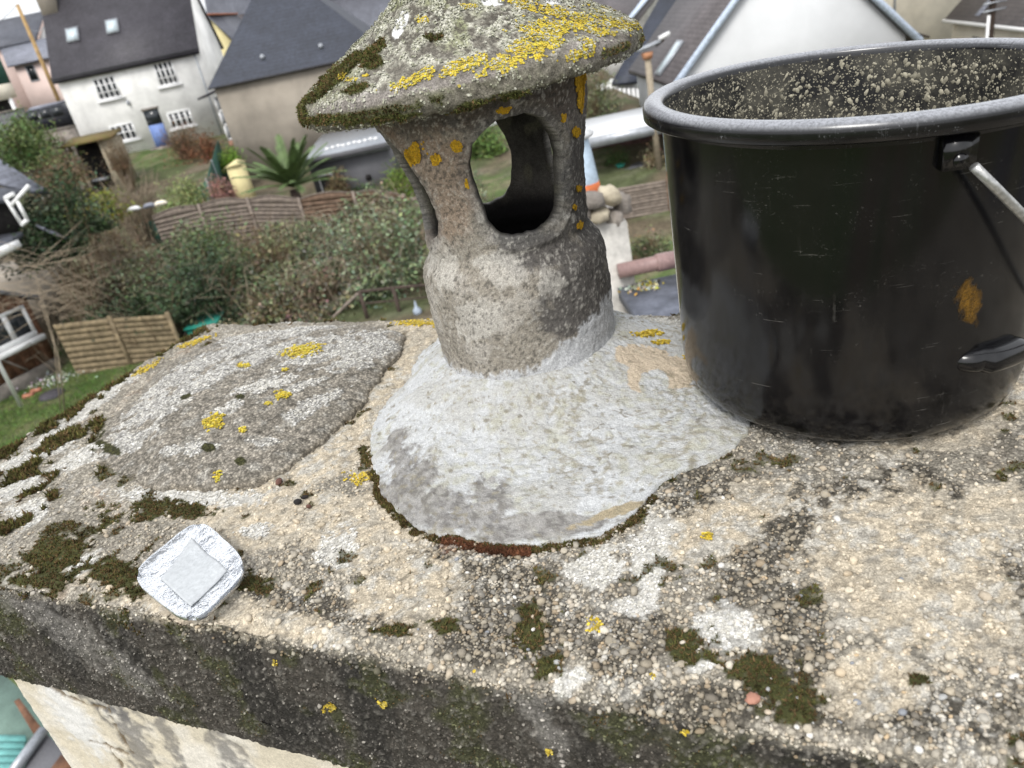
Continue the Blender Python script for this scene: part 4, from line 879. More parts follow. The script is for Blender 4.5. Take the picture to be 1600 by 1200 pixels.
def poly_st(poly, z=CZ-.352):
    P_ = np.array([onz(u, v, z) for u, v in poly]); return np.stack([P_@E1v, P_@E2v], 1)
def inpoly(x, y, poly):
    c = np.zeros(np.shape(x), bool); n_ = len(poly)
    for i in range(n_):
        x0, y0 = poly[i]; x1, y1 = poly[(i+1) % n_]
        c ^= ((y0 > y) != (y1 > y)) & (x < (x1-x0)*(y-y0)/(y1-y0+1e-12)+x0)
    return c
CREAM = [(1430, 900, 165, 125, 25), (1130, 825, 110, 48, -22), (1500, 650, 150, 50, -15), (520, 700, 110, 38, -38), (430, 800, 150, 55), (600, 600, 60, 40, -50), (1560, 790, 60, 40), (680, 560, 60, 40), (700, 510, 80, 18), (560, 830, 110, 70), (260, 985, 60, 20), (640, 920, 90, 60), (330, 950, 200, 30, 14), (1370, 1060, 90, 50)]
WHITE = [(32, 758, 42, 22, -20), (50, 803, 40, 24, -15), (520, 863, 42, 30, -35), (398, 828, 32, 12, -10), (1015, 880, 34, 75, 8), (935, 890, 55, 36, -20), (1000, 950, 40, 20), (120, 650, 120, 9, -35), (150, 700, 90, 14, -30), (60, 712, 80, 10, -20), (300, 775, 110, 20, 3), (130, 880, 40, 16, -30), (1130, 985, 75, 34, 10), (905, 1055, 28, 14), (1090, 1040, 28, 20), (885, 1065, 20, 26), (420, 498, 90, 8), (1020, 505, 60, 12), (250, 1010, 60, 14)]
DARK = [(640, 905, 110, 40), (520, 950, 110, 26, 8), (780, 930, 110, 50), (1000, 990, 60, 50), (430, 940, 60, 26), (1420, 740, 60, 20), (1480, 800, 40, 60), (1250, 1020, 70, 30), (350, 985, 60, 12, 12), (1210, 850, 130, 80, -35), (1340, 770, 170, 26, -8), (1150, 800, 120, 60), (1320, 1080, 160, 55, 8), (1500, 1120, 140, 60), (1570, 930, 50, 90), (860, 980, 80, 70), (760, 1000, 80, 50), (960, 1010, 70, 60), (1080, 1100, 160, 40), (620, 960, 60, 30), (1250, 960, 60, 60), (700, 870, 130, 40), (1080, 760, 60, 30, -30)]
MOSS = [(20, 700, 30, 9, -35), (70, 668, 30, 8, -35), (125, 632, 28, 7, -33), (180, 596, 24, 7, -33), (215, 566, 18, 6, -30), (8, 640, 3, 3), (95, 862, 90, 42, -30), (235, 798, 32, 18, -10), (300, 800, 50, 16), (185, 895, 58, 42, 20), (85, 775, 14, 16), (155, 670, 10, 22, 15), (95, 690, 45, 9, -25), (40, 735, 50, 10, -30), (250, 545, 40, 8, -25), (300, 522, 40, 6, -18), (1075, 1010, 48, 44, -20), (1185, 1060, 75, 40, 25), (1235, 1090, 40, 32), (1585, 1150, 35, 25), (830, 990, 36, 42), (862, 1035, 26, 30), (400, 915, 26, 16), (700, 975, 30, 14), (600, 985, 40, 12), (568, 712, 7, 16), (215, 925, 30, 14), (30, 905, 30, 12), (170, 815, 16, 8), (1430, 1060, 32, 14), (1040, 488, 36, 6), (1045, 745, 14, 9), (640, 812, 30, 8, 35), (560, 498, 90, 5, -3)]
APM = [(612, 795), (640, 818), (700, 836), (790, 846), (900, 838), (975, 806), (1030, 757)]
def slab_color(P_, edge=None):
    """albedo (n,3) and gravel amount (n) of the slab top"""
    U, V = proj(P_)
    a = fbm(P_, 18, 3); b = fbm(P_, 70, 3, 5); c = fbm(P_, 230, 2, 11)
    nzs = .30*a+.25*b+.16*c
    base = mix(np.array([.35, .32, .265]), [.47, .43, .36], sstep(-.3, .3, a+.5*b))
    base = mix(base, [.22, .19, .15], sstep(.05, .5, b+.4*c)*.6)
    gv = .85+0*U
    m = sstep(-.05, .22, ell(U, V, DARK)+nzs); base = mix(base, [.095, .085, .068], m*.88)
    base = mix(base, [.15, .135, .11], sstep(.15, .6, fbm(P_, 13, 4, 71)+.3*b)*.6*sstep(350, 600, U)); gv = np.maximum(gv, m)
    m = sstep(-.10, .10, ell(U, V, CREAM)+nzs*1.3+.08); base = mix(base, mix(np.array([.56, .485, .37]), [.48, .43, .345], sstep(-.2, .3, b)), m*.95); gv = gv*(1-m*.5)
    m = sstep(0, .5, a)*sstep(-.2, .3, b)*(U < 300); base = mix(base, [.40, .30, .22], m*.5)
    m = sstep(-.06, .24, ell(U, V, WHITE)+nzs*1.5+.1*c); base = mix(base, [.60, .59, .555], m*.92); gv = gv*(1-m*.85)
    m = sstep(.22, .34, b+.7*c)*sstep(.0, .4, fbm(P_, 9, 2, 40)+.15); base = mix(base, [.54, .52, .47], m*.7)
    m = sstep(.30, .42, fbm(P_, 120, 2, 60)+.3*a); base = mix(base, [.12, .105, .08], m*.4)
    mo = sstep(.12, .30, ell(U, V, MOSS)+nzs*2.1)
    d_ = pline(U, V, APM); mo = np.maximum(mo, sstep(9, 3, d_+b*10))
    mo = np.maximum(mo, sstep(.50, .62, fbm(P_, 40, 2, 80)+.35*sstep(350, 0, U)-.1)*.8)
    base = mix(base, [.05, .052, .018], mo); gv = gv*(1-mo)
    dm_ = pline(U, V, MOUND[:13])-1+b*6; base = mix(base, [.12, .10, .07], sstep(6, 1, dm_)*.75)  # dark line painted for both dirt and shadow in the mound's edge crack
    rust = sstep(16, 4, pline(U, V, [(700, 846), (760, 852), (800, 850)])+b*14); base = mix(base, [.16, .07, .04], rust*.8)
    return base, gv, mo, U, V
# --- slab sheet folded over its edges
step = .0020
sk = np.arange(0, TH+.02, .004)
def axis(a, b, lo, hi):
    core = np.arange(a, b+1e-9, step)
    return core
sA = np.arange(S0, S1+1e-9, step); tA = np.arange(T0, T1+1e-9, step)
nb_ = len(sk)
sAx = np.concatenate([S0-sk[::-1][:-1]-0*1, sA, S1+sk[1:]]); tAx = np.concatenate([T0-sk[::-1][:-1], tA, T1+sk[1:]])
# fine rows for the visible front face
fk = np.arange(.0020, TH+.0020, .0020); tAx = np.concatenate([T0-fk[::-1], tA, T1+sk[1:]])
SS, TT = np.meshgrid(sAx, tAx)
ovs = np.maximum(S0-SS, 0)+np.maximum(SS-S1, 0); ovt = np.maximum(T0-TT, 0)+np.maximum(TT-T1, 0)
over = np.maximum(ovs, ovt)
sc_ = np.clip(SS, S0, S1); tc_ = np.clip(TT, T0, T1)
Pw = ST(sc_, tc_, ZS-np.minimum(over, TH)).reshape(-1, 3)
inner_s = np.minimum(sc_-S0, S1-sc_); inner_t = np.minimum(tc_-T0, T1-tc_); din = np.minimum(inner_s, inner_t).ravel()
ovr = over.ravel(); top = ovr <= 0
# rounding and crumble at the arris
rr = .012
Pn = np.stack([Pw[:, 0], Pw[:, 1], Pw[:, 2]], 1)
a = fbm(Pw, 25, 3, 2); b = fbm(Pw, 95, 3, 7); c = fbm(Pw, 300, 2, 9)
hgt = .0030*a+.0012*b+.0011*c
edge = sstep(rr, 0, np.where(top, din, 0))*np.where(top, 1, np.exp(-ovr/.006))
Pn[:, 2] += np.where(top, hgt, hgt*np.exp(-ovr/.01)) - edge*(.005+.004*np.clip(fbm(Pw, 40, 2, 70), -1, 1))
# face relief and inward rounding of the upper arris / ragged lower edge
nf = np.zeros((len(Pw), 3))
fr_t = (np.maximum(T0-TT, 0) > 0).ravel(); bk_t = (np.maximum(TT-T1, 0) > 0).ravel(); lf_s = (np.maximum(S0-SS, 0) > 0).ravel(); rt_s = (np.maximum(SS-S1, 0) > 0).ravel()
nf[fr_t] -= E2v; nf[bk_t] += E2v; nf[lf_s] -= E1v; nf[rt_s] += E1v
inw = .006*np.exp(-ovr/.007)
Pn += nf*((.0015*b+.0011*c+.0016*a)-inw+.004*sstep(.0, .06, ovr))[:, None]
Pn[:, 2] += np.where(ovr > TH-.03, .006*a+.004*b, 0)
Uv, Vv_ = proj(Pn)
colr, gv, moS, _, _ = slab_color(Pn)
# front and side faces: dark crust
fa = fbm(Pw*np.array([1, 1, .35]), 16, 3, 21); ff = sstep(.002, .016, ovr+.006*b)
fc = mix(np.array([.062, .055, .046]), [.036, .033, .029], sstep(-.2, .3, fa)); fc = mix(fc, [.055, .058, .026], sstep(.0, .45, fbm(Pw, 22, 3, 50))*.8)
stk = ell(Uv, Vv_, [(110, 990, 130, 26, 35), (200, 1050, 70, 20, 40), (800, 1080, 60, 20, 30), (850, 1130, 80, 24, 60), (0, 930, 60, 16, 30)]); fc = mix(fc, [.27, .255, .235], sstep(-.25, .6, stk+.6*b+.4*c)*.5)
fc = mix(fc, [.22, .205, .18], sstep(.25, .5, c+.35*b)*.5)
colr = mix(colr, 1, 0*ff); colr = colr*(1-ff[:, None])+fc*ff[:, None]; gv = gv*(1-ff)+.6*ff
# flue hole under the pot
dp = np.hypot(Pn[:, 0]-POT[0], Pn[:, 1]-POT[1]); hole = dp < .066; Pn[hole, 2] -= .25; colr[dp < .07] = (.012, .011, .01)
nS_, nT_ = len(sAx), len(tAx)
ii = np.arange((nT_-1)*nS_).reshape(nT_-1, nS_)[:, :-1].ravel(); SF = np.stack([ii, ii+1, ii+nS_+1, ii+nS_], 1)
CH = thing('chimney', 'broad rendered chimney with a weathered lichen covered concrete crown filling the foreground', 'chimney', ST(np.array(-.2), np.array(.55), ZS-.6))
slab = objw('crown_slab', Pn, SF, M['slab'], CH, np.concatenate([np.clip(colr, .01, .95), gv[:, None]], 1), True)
slabP, slabC, slabG, slabM = Pn, colr, gv, moS
# --- rendered stack under the slab
Sg, Zg = np.meshgrid(np.concatenate([np.arange(-.81, .15, .0025), [.2, .3, .42]]), np.concatenate([-np.geomspace(7.3, .66, 14)+.0, np.arange(-.65, -.47, .0022)]))
Pf = ST(Sg, .302+0*Sg, CZ+Zg).reshape(-1, 3); a = fbm(Pf, 14, 3, 3); b = fbm(Pf, 90, 3, 4)
U, V = proj(Pf)
Pf += -E2v*(.0007*b+.002*a)[:, None]
wc = mix(np.array([.60, .54, .43]), [.66, .62, .55], sstep(-.3, .3, a))
wc = mix(wc, [.68, .68, .68], sstep(-.3, .5, ell(U, V, [(85, 1075, 14, 40, -38), (120, 1130, 22, 70, -38)])+.4*b)*.7)
for L_, w_ in (([(165, 1085), (205, 1150), (250, 1230)], 26), ([(250, 1130), (290, 1200), (330, 1260)], 12), ([(340, 1150), (380, 1210)], 26), ([(120, 1075), (190, 1120)], 14)):
    wc = mix(wc, [.13, .125, .125], sstep(w_, w_*.15, pline(U, V, L_)+b*w_*.8+a*w_*.5)*.72)
for L_ in ([(78, 1072), (110, 1092), (140, 1104), (166, 1106)], [(166, 1090), (172, 1115), (186, 1150), (205, 1178)], [(140, 1158), (168, 1165), (200, 1180)], [(166, 1160), (190, 1200)]):
    dd_ = pline(U, V, L_)+b*2.5; k_ = sstep(2.2, .6, dd_); wc = mix(wc, [.14, .10, .055], k_*.85); Pf += E2v*(.0015*k_)[:, None]
n_ = Sg.shape[1]; ii = np.arange((Sg.shape[0]-1)*n_).reshape(-1, n_)[:, :-1].ravel()
objw('rendered_front', Pf, np.stack([ii, ii+1, ii+n_+1, ii+n_], 1), M['render'], CH, np.clip(wc, .01, .95), True)
o_ = ST(np.array(-.81), np.array(.306), CZ-7.3)
MB().box(o_, E1v*1.22, E2v*.49, (0, 0, 6.82)).build('stack', M['cream'], CH)
# own roof running off to the right under the slab
root = thing('house_roof', 'slate roof of the house the chimney stands on, hidden below the crown', 'roof', ST(np.array(.6), np.array(.5), CZ-1.6))
for t_, z_ in ((-3.6, CZ-5.0), (4.4, CZ-4.9)):     # its two slopes; the photographer stands over the front one
    MB().prism([ST(np.array(-.78 if t_ < 0 else -.2), np.array(.30 if t_ < 0 else .83), CZ-1.5), ST(np.array(7.), np.array(.30 if t_ < 0 else .83), CZ-1.5), ST(np.array(7.), np.array(t_), z_), ST(np.array(-.78 if t_ < 0 else -.2), np.array(t_), z_)], (0, 0, -.15)).build('slates', M['slate1'], root)

# --- mound and apron: raised mortar sheets with a real broken edge
def polar_patch(name, poly, hfun, cfun, nth=560, nr=120, r_in=0.0, cen=None, mat='mortar', rag=.004, z0=ZS):
    Q = poly_st(poly)
    cen = np.array(cen) if cen is not None else Q.mean(0)
    ang = np.unwrap(np.arctan2(Q[:, 1]-cen[1], Q[:, 0]-cen[0])); rad = np.hypot(*(Q-cen).T)
    if ang[-1] < ang[0]: ang, rad = ang[::-1], rad[::-1]
    aa = np.concatenate([ang-2*np.pi, ang, ang+2*np.pi]); ra = np.concatenate([rad, rad, rad])
    th = np.linspace(0, 2*np.pi, nth, endpoint=False)
    Rb = np.interp(th, aa, ra)
    for _ in range(4): Rb = .5*Rb+.25*(np.roll(Rb, 1)+np.roll(Rb, -1))
    ce = np.stack([np.cos(th)*4, np.sin(th)*4, 0*th], 1)
    Rb = Rb+rag*(perlin(ce, 1.6, 3)+.6*perlin(ce, 5, 8)+.4*perlin(ce, 14, 2))
    q = np.linspace(0, 1, nr)**.9
    k_ = np.concatenate([q, [1.0, 1.0]])
    dz_ = np.concatenate([0*q, [-.5, -1]])       # last two rings fold down the broken edge
    rr_ = r_in+(Rb[None, :]-r_in)*k_[:, None]
    rr_[-1] += .001
    s = cen[0]+rr_*np.cos(th); t = cen[1]+rr_*np.sin(th)
    P0 = ST(s, t, z0).reshape(-1, 3); kk = np.repeat(k_, nth); dd = np.repeat(dz_, nth)
    a = fbm(P0, 22, 3, 12); b = fbm(P0, 90, 3, 15); c = fbm(P0, 280, 2, 19)
    ei = sstep(1, .93, kk); hh = hfun(P0, kk, a, b)+(.0018*a+.0013*b+.0006*c)*ei
    edgeh = hh
    z = np.where(dd == 0, hh, np.where(dd > -.9, hh*.5-.003, -.009))
    P1 = P0.copy(); P1[:, 2] += z
    col = cfun(P1, kk, a, b, c)
    i0 = np.arange((len(k_)-1)*nth).reshape(-1, nth)
    i1 = np.roll(i0, -1, 1)
    Fq = np.stack([i0.ravel(), i0.ravel()+nth, i1.ravel()+nth, i1.ravel()], 1)
    ob = objw(name, P1, Fq, M[mat], CH, np.clip(col, .01, .95), True)
    return ob, P1, col
def h_m(P_, k, a, b):
    U, V = proj(P_); free = sstep(215, 270, U)*sstep(515, 560, V+.15*(U-300))
    return -.002+.0065*free+.017*(1-k**2)**.8
MW = [(560, 545, 60, 14, -8), (310, 570, 60, 10, -25), (250, 605, 40, 9, -30), (350, 640, 26, 10, -30), (420, 690, 20, 7), (480, 600, 30, 6, -20), (390, 540, 60, 8, -20), (480, 640, 50, 10, -30), (560, 560, 60, 12, -20), (230, 640, 50, 14, -35), (300, 700, 40, 8, -10), (520, 545, 90, 16, -12), (400, 560, 110, 10, -20), (590, 535, 35, 12, 10), (270, 625, 60, 12, -30), (420, 600, 50, 8, -15), (200, 690, 34, 12, -25), (330, 590, 60, 8, -28), (450, 520, 90, 7, -8)]
def c_m(P_, k, a, b, c):
    U, V = proj(P_)
    col = mix(np.array([.37, .335, .28]), [.23, .21, .175], sstep(-.15, .35, b+.4*a)); col = mix(col, [.33, .30, .25], sstep(.1, .4, fbm(P_, 14, 3, 33)+.3*c)*.7)
    col = mix(col, [.57, .555, .52], sstep(-.10, .04, ell(U, V, MW)+.8*b+.55*a)*.95); col = mix(col, [.5, .48, .43], sstep(.1, .6, fbm(P_, 60, 3, 88))*.6)
    col = mix(col, [.10, .09, .075], sstep(.15, .5, fbm(P_, 130, 3, 4))*.45)
    col = mix(col, [.055, .055, .02], sstep(.0, .12, ell(U, V, [(375, 620, 10, 5), (325, 700, 10, 8), (375, 720, 10, 8), (155, 672, 9, 20, 15), (170, 700, 22, 9, 20), (290, 620, 12, 4, -20)])+.35*b))
    return mix(col, [.30, .26, .20], sstep(.96, 1, k)*.5)
mound, mdP, mdC = polar_patch('mortar_mound', MOUND, h_m, c_m, mat='slab')
def h_a(P_, k, a, b):
    d_ = np.hypot(P_[:, 0]-POT[0], P_[:, 1]-POT[1])
    return .0035+.0045*sstep(1, .8, k)+.031*np.exp(-((d_-.09)/.055).clip(0)**1.3)*sstep(1.05, .5, k)
AG = [(760, 822, 140, 20, 4), (650, 800, 50, 24, 32), (900, 825, 60, 10, -8), (700, 790, 150, 26, 14), (640, 745, 40, 50, -20), (620, 700, 20, 40), (760, 770, 30, 30), (870, 815, 120, 14)]
def c_a(P_, k, a, b, c):
    U, V = proj(P_)
    nz_ = .3*a+.3*b+.15*c
    col = mix(np.array([.475, .485, .49]), [.42, .42, .405], sstep(-.2, .4, a+.4*b))
    col = mix(col, [.36, .35, .25], sstep(.0, .8, fbm(P_, 100, 4, 44)+.7*fbm(P_, 12, 2, 5))*.5)
    col = mix(col, mix(np.array([.27, .26, .245]), [.14, .13, .12], sstep(-.3, .4, fbm(P_, 120, 3, 61))), sstep(-.12, .28, ell(U, V, AG)+nz_+.5*fbm(P_, 110, 3, 62))*.85)
    col = mix(col, [.50, .42, .32], sstep(-.04, .04, ell(U, V, [(1015, 566, 56, 22, 14), (1050, 582, 40, 26, 10), (995, 590, 18, 22, -30)])+.25*b)*(1-sstep(.0, .06, ell(U, V, [(1022, 598, 24, 20)])+.2*b)))
    col = mix(col, [.33, .28, .19], sstep(0, .12, ell(U, V, [(960, 800, 60, 9, -20)])+nz_))
    col = mix(col, [.16, .14, .10], sstep(.62, .72, perlin(P_, 150, 9)+.25*b)*.7)
    col = mix(col, [.24, .215, .15], sstep(.35, .7, fbm(P_, 130, 4, 91)+.5*fbm(P_, 14, 2, 7))*.6)
    ck = np.full(len(U), 9.)
    for L_ in ([(795, 640), (840, 625), (875, 605)], [(920, 668), (960, 670), (985, 690)], [(1075, 700), (1052, 716), (1040, 745)], [(955, 640), (990, 650), (1010, 645)], [(760, 620), (735, 625), (770, 632)], [(860, 700), (900, 720)], [(1090, 650), (1120, 670)], [(940, 700), (960, 740), (950, 770)]): ck = np.minimum(ck, pline(U, V, L_))
    col = mix(col, [.25, .23, .19], sstep(1.6, .3, ck+1.4*np.abs(b))*.8)
    fine = np.abs(perlin(P_, 38, 3)+.4*perlin(P_, 110, 5)); col = mix(col, [.33, .33, .28], sstep(.03, .0, fine)*.35*sstep(-.1, .3, a))
    dk = np.hypot(P_[:, 0]-POT[0], P_[:, 1]-POT[1]); col[dk < .082] = (.012, .011, .01)
    return col
PCst = (float(POT@E1v[:2]), float(POT@E2v[:2]))
apron, apP, apC = polar_patch('mortar_apron', APRON, h_a, c_a, 720, 150, .068, PCst)

ringA = apP[-3*720:-2*720]; _u, _v = proj(ringA); _m = ((_v > 742) | ((_u < 600) & (_v > 690))) & (fbm(ringA, 25, 2, 3) > -.25); RA = ringA[_m]
# --- scattered pebbles, moss and lichen on the crown
ICO_V = None
def ico():
    p = (1+5**.5)/2
    v = np.array([(-1, p, 0), (1, p, 0), (-1, -p, 0), (1, -p, 0), (0, -1, p), (0, 1, p), (0, -1, -p), (0, 1, -p), (p, 0, -1), (p, 0, 1), (-p, 0, -1), (-p, 0, 1)], float); v /= np.linalg.norm(v[0])
    f = np.array([(0, 11, 5), (0, 5, 1), (0, 1, 7), (0, 7, 10), (0, 10, 11), (1, 5, 9), (5, 11, 4), (11, 10, 2), (10, 7, 6), (7, 1, 8), (3, 9, 4), (3, 4, 2), (3, 2, 6), (3, 6, 8), (3, 8, 9), (4, 9, 5), (2, 4, 11), (6, 2, 10), (8, 6, 7), (9, 8, 1)])
    return v, f
IV, IF = ico()
def stones(C, rad, col, seed, flat=.7):
    r = np.random.default_rng(seed); n = len(C)
    A = r.normal(size=(n, 3)); A[:, 2] *= .3; A /= np.linalg.norm(A, axis=1)[:, None]; B = np.cross(A, np.array([0, 0, 1.])+.25*r.normal(size=(n, 3))); B /= np.linalg.norm(B, axis=1)[:, None]; D = np.cross(A, B)
    sc = rad[:, None]*np.stack([r.uniform(.9, 1.5, n), r.uniform(.75, 1.1, n), r.uniform(.5, .9, n)*flat/.7], 1)
    v = IV[None]*(1+.14*r.normal(size=(n, 12, 1)))
    V_ = C[:, None]+(v[..., 0:1]*sc[:, None, 0:1])*A[:, None]+(v[..., 1:2]*sc[:, None, 1:2])*B[:, None]+(v[..., 2:3]*sc[:, None, 2:3])*D[:, None]
    F_ = (IF[None]+12*np.arange(n)[:, None, None]).reshape(-1, 3)
    return V_.reshape(-1, 3), F_, np.repeat(col, 12, 0)
PCOL = np.array([[.55, .49, .40], [.42, .38, .32], [.60, .58, .54], [.30, .275, .24], [.48, .38, .27], [.22, .205, .19], [.36, .36, .37], [.66, .62, .55]])
PCOL = PCOL*np.array([1.04, .98, .86])
ov2 = ovr
Qm, Qa = poly_st(MOUND), poly_st(APRON)
sV = slabP@E1v; tV = slabP@E2v
covered = inpoly(sV, tV, Qm) | inpoly(sV, tV, Qa)
vis = (ov2 < .02) & ~covered & (sV < .42)
w = np.where(vis, np.clip(slabG, 0, 1)**3+.02, 0)*(moS < .3)*sstep(.9, .45, tV)*(.15+.85*sstep(-.75, -.3, sV))
w = w*(.35+.65*sstep(.6, .32, tV))
w /= w.sum()
NG = 24000; idx = rng.choice(len(w), NG, p=w)
C = slabP[idx]+np.stack([rng.normal(size=NG)*.0008]*2+[np.full(NG, .0002)], 1)
rad = np.clip(np.exp(rng.normal(math.log(.00095), .46, NG)), .0004, .0034)
pc_ = PCOL[rng.integers(0, 8, NG)]*rng.uniform(.7, 1.15, (NG, 1)); pc_ = pc_*.38+slabC[idx]*.62*1.2
C[:, 2] += rad*.15
V_, F_, c_ = stones(C, rad, pc_, 1); gvl = objw('gravel', V_, F_, M['pebble'], slab, np.clip(c_, .02, .9), True); gvl['kind'] = 'stuff'
# grit stuck on the front face
vf = (ov2 > .004) & (ov2 < TH-.002) & fr_t & (sV < .2); idx = rng.choice(np.flatnonzero(vf), 7000); rad = np.clip(np.exp(rng.normal(math.log(.0008), .35, 7000)), .0004, .002)
V_, F_, c_ = stones(slabP[idx], rad, slabC[idx]*rng.uniform(.6, 2.6, (7000, 1)), 2); o = objw('face_grit', V_, F_, M['pebble'], slab, np.clip(c_, .02, .7), True); o['kind'] = 'stuff'
# the larger pebbles, one by one
def height_at(s, t):
    i = int(round((s-sA[0])/step))+nb_-1; j = int(round((t-tA[0])/step))+len(fk)
    return slabP[j*nS_+i, 2]
pm_ = []
for k in range(6):
    r_ = np.random.default_rng(50+k); v = []
    for i in range(1, 5):
        for j in range(8): ph = math.pi*i/5; th = 2*math.pi*j/8; v.append([math.sin(ph)*math.cos(th), math.sin(ph)*math.sin(th)*.82, math.cos(ph)*.62])
    v = np.array(v+[[0, 0, .62], [0, 0, -.62]]); v *= 1+.12*perlin(v, 1.5, k*3.3)[:, None]
    Fs = [(i*8+j, (i+1)*8+j, (i+1)*8+(j+1) % 8, i*8+(j+1) % 8) for i in range(3) for j in range(8)]; Ft = [(32, j, (j+1) % 8) for j in range(8)]+[(33, 24+(j+1) % 8, 24+j) for j in range(8)]
    mt = plain('pebble_%s' % ['white', 'grey', 'tan', 'beige', 'slate', 'ochre'][k], [(.62, .6, .56), (.36, .36, .35), (.5, .42, .32), (.55, .5, .42), (.24, .25, .27), (.5, .38, .24)][k], .6, 200, .25)
    pm_.append(mesh_np('pebble', v, [np.array(Fs), np.array(Ft)], mt))
named = [(1127, 882, 8), (487, 995, 7), (1066, 1000, 6), (520, 1002, 5), (1200, 1112, 7), (1410, 1112, 9), (1436, 1165, 9), (1375, 1172, 8), (1385, 1150, 6), (1265, 1140, 8), (1245, 1130, 6), (1472, 1090, 8), (1542, 1118, 7), (1585, 1055, 8), (1480, 1060, 6), (1340, 1095, 7), (885, 955, 6), (855, 948, 7), (873, 967, 5), (672, 992, 5), (585, 980, 5), (870, 1035, 7), (890, 985, 6), (1110, 1042, 7), (995, 958, 5), (1408, 905, 5), (1308, 810, 8), (1215, 875, 5), (1195, 905, 5), (1450, 990, 5), (415, 985, 6), (1200, 1078, 5), (1530, 980, 5), (1560, 1085, 6), (1500, 1135, 7), (1315, 1160, 6), (1220, 1150, 6), (1290, 1178, 7), (195, 944, 4), (300, 965, 4), (1130, 780, 5), (1265, 795, 5), (955, 1080, 6), (1020, 1060, 5), (640, 1005, 5), (760, 985, 5), (790, 1020, 5), (560, 960, 5)]
def add_pebble(u, v, rpx, k):
    p = onz(u, v, ZS+.001); s, t = float(p@E1v), float(p@E2v)
    if not (S0+.01 < s < S1-.01 and T0+.002 < t < T1-.01): return
    z = height_at(s, t); dist = np.linalg.norm(p-CAM); rad = rpx*dist/F*.75
    p = np.array([p[0], p[1], z+rad*.12])-ORG[slab.name]
    o = put('pebble', pm_[k % 6], slab, p, (rnd.uniform(-.3, .3), rnd.uniform(-.3, .3), rnd.uniform(0, 6.3)), (rad*rnd.uniform(.95, 1.3), rad, rad))
for k, (u, v, r_) in enumerate(named): add_pebble(u, v, r_, [0, 1, 3, 0, 2, 4, 0, 3, 5, 0][k % 10])
for k in range(215):
    u, v = rnd.uniform(650, 1600), rnd.uniform(860, 1200)
    p = onz(u, v, ZS); s, t = p@E1v, p@E2v
    if t < T0+.004 or (math.hypot(p[0]-POT[0], p[1]-POT[1]) < .2): continue
    if ell(np.array([u]), np.array([v]), CREAM[:1]+WHITE)[0] > 0: continue
    add_pebble(u, v, rnd.uniform(2.6, 5.2), rnd.choice((0, 1, 2, 3, 3, 4, 5, 0)))

def moss_tufts(name, Pm, Nm, n, parent, size=.0022, seed=0, base=(.055, .058, .018), tip=(.125, .115, .035), brown=.35):
    r = np.random.default_rng(seed); i = r.integers(0, len(Pm), n)
    c = Pm[i]+r.normal(size=(n, 3))*.0006; nn = Nm[i]
    bl = 5
    d_ = nn[:, None]*1.0+r.normal(size=(n, bl, 3))*.75; d_ /= np.linalg.norm(d_, axis=2)[..., None]
    L_ = size*r.uniform(.5, 1.5, (n, bl, 1))
    sd_ = np.cross(d_, r.normal(size=(n, bl, 3))); sd_ /= np.linalg.norm(sd_, axis=2)[..., None]
    b0_ = c[:, None]-nn[:, None]*.0004
    V_ = np.stack([b0_-sd_*L_*.20, b0_+sd_*L_*.20, b0_+d_*L_], 2).reshape(-1, 3)
    F_ = np.arange(len(V_)).reshape(-1, 3)
    br = (r.random((n, 1)) < brown); bb = np.where(br, np.array([[.10, .065, .03]]), np.array([base])); tt = np.where(br, np.array([[.17, .11, .05]]), np.array([tip]))
    mod = (1+.5*fbm(c, 60, 2, 3))[:, None]
    cc = np.stack([bb*mod, bb*mod, tt*mod], 1)[:, None].repeat(bl, 1).reshape(-1, 3)
    o = objw(name, V_, F_, M['moss'], parent, np.clip(cc*r.uniform(.7, 1.3, (len(cc), 1)), .01, .6), False); o['kind'] = 'stuff'; return o
mi = np.flatnonzero((moS > .55) & (ov2 < .03) & ~covered & (sV < .45)); 
moss_tufts('moss', slabP[mi], np.tile([0, 0, 1.], (len(mi), 1)), 16000, slab, .0024, 1, brown=.5)
mi = mi[(sV[mi] < -.72) | (tV[mi] > .78)]; moss_tufts('moss', slabP[mi], np.tile([0, 0, 1.], (len(mi), 1)), 2600, slab, .0055, 3, brown=.3)
_o = RA[:, :2]-POT; _o /= np.linalg.norm(_o, axis=1)[:, None]; RA2 = np.concatenate([RA+np.concatenate([_o*d_, np.full((len(RA), 1), -.003)], 1) for d_ in (.001, .003, .005, .0065)])
moss_tufts('moss', RA2, np.tile([0, 0, 1.], (len(RA2), 1)), 4200, apron, .0022, 12, brown=.45)
_u, _v = proj(RA2); _k = (_u > 690) & (_u < 830); moss_tufts('rust_moss', RA2[_k]+np.array([0, -.004, .001]), np.tile([0, 0, 1.], (_k.sum(), 1)), 900, apron, .0022, 13, (.10, .045, .025), (.2, .08, .04), 0)
fmo = np.flatnonzero(fr_t & (ov2 > .003) & (fbm(Pw, 22, 3, 50) > .15) & (sV < .2)); 
moss_tufts('face_moss', slabP[fmo], np.tile(-E2v, (len(fmo), 1)), 5000, slab, .0012, 2, (.035, .038, .016), (.075, .075, .03), .4)

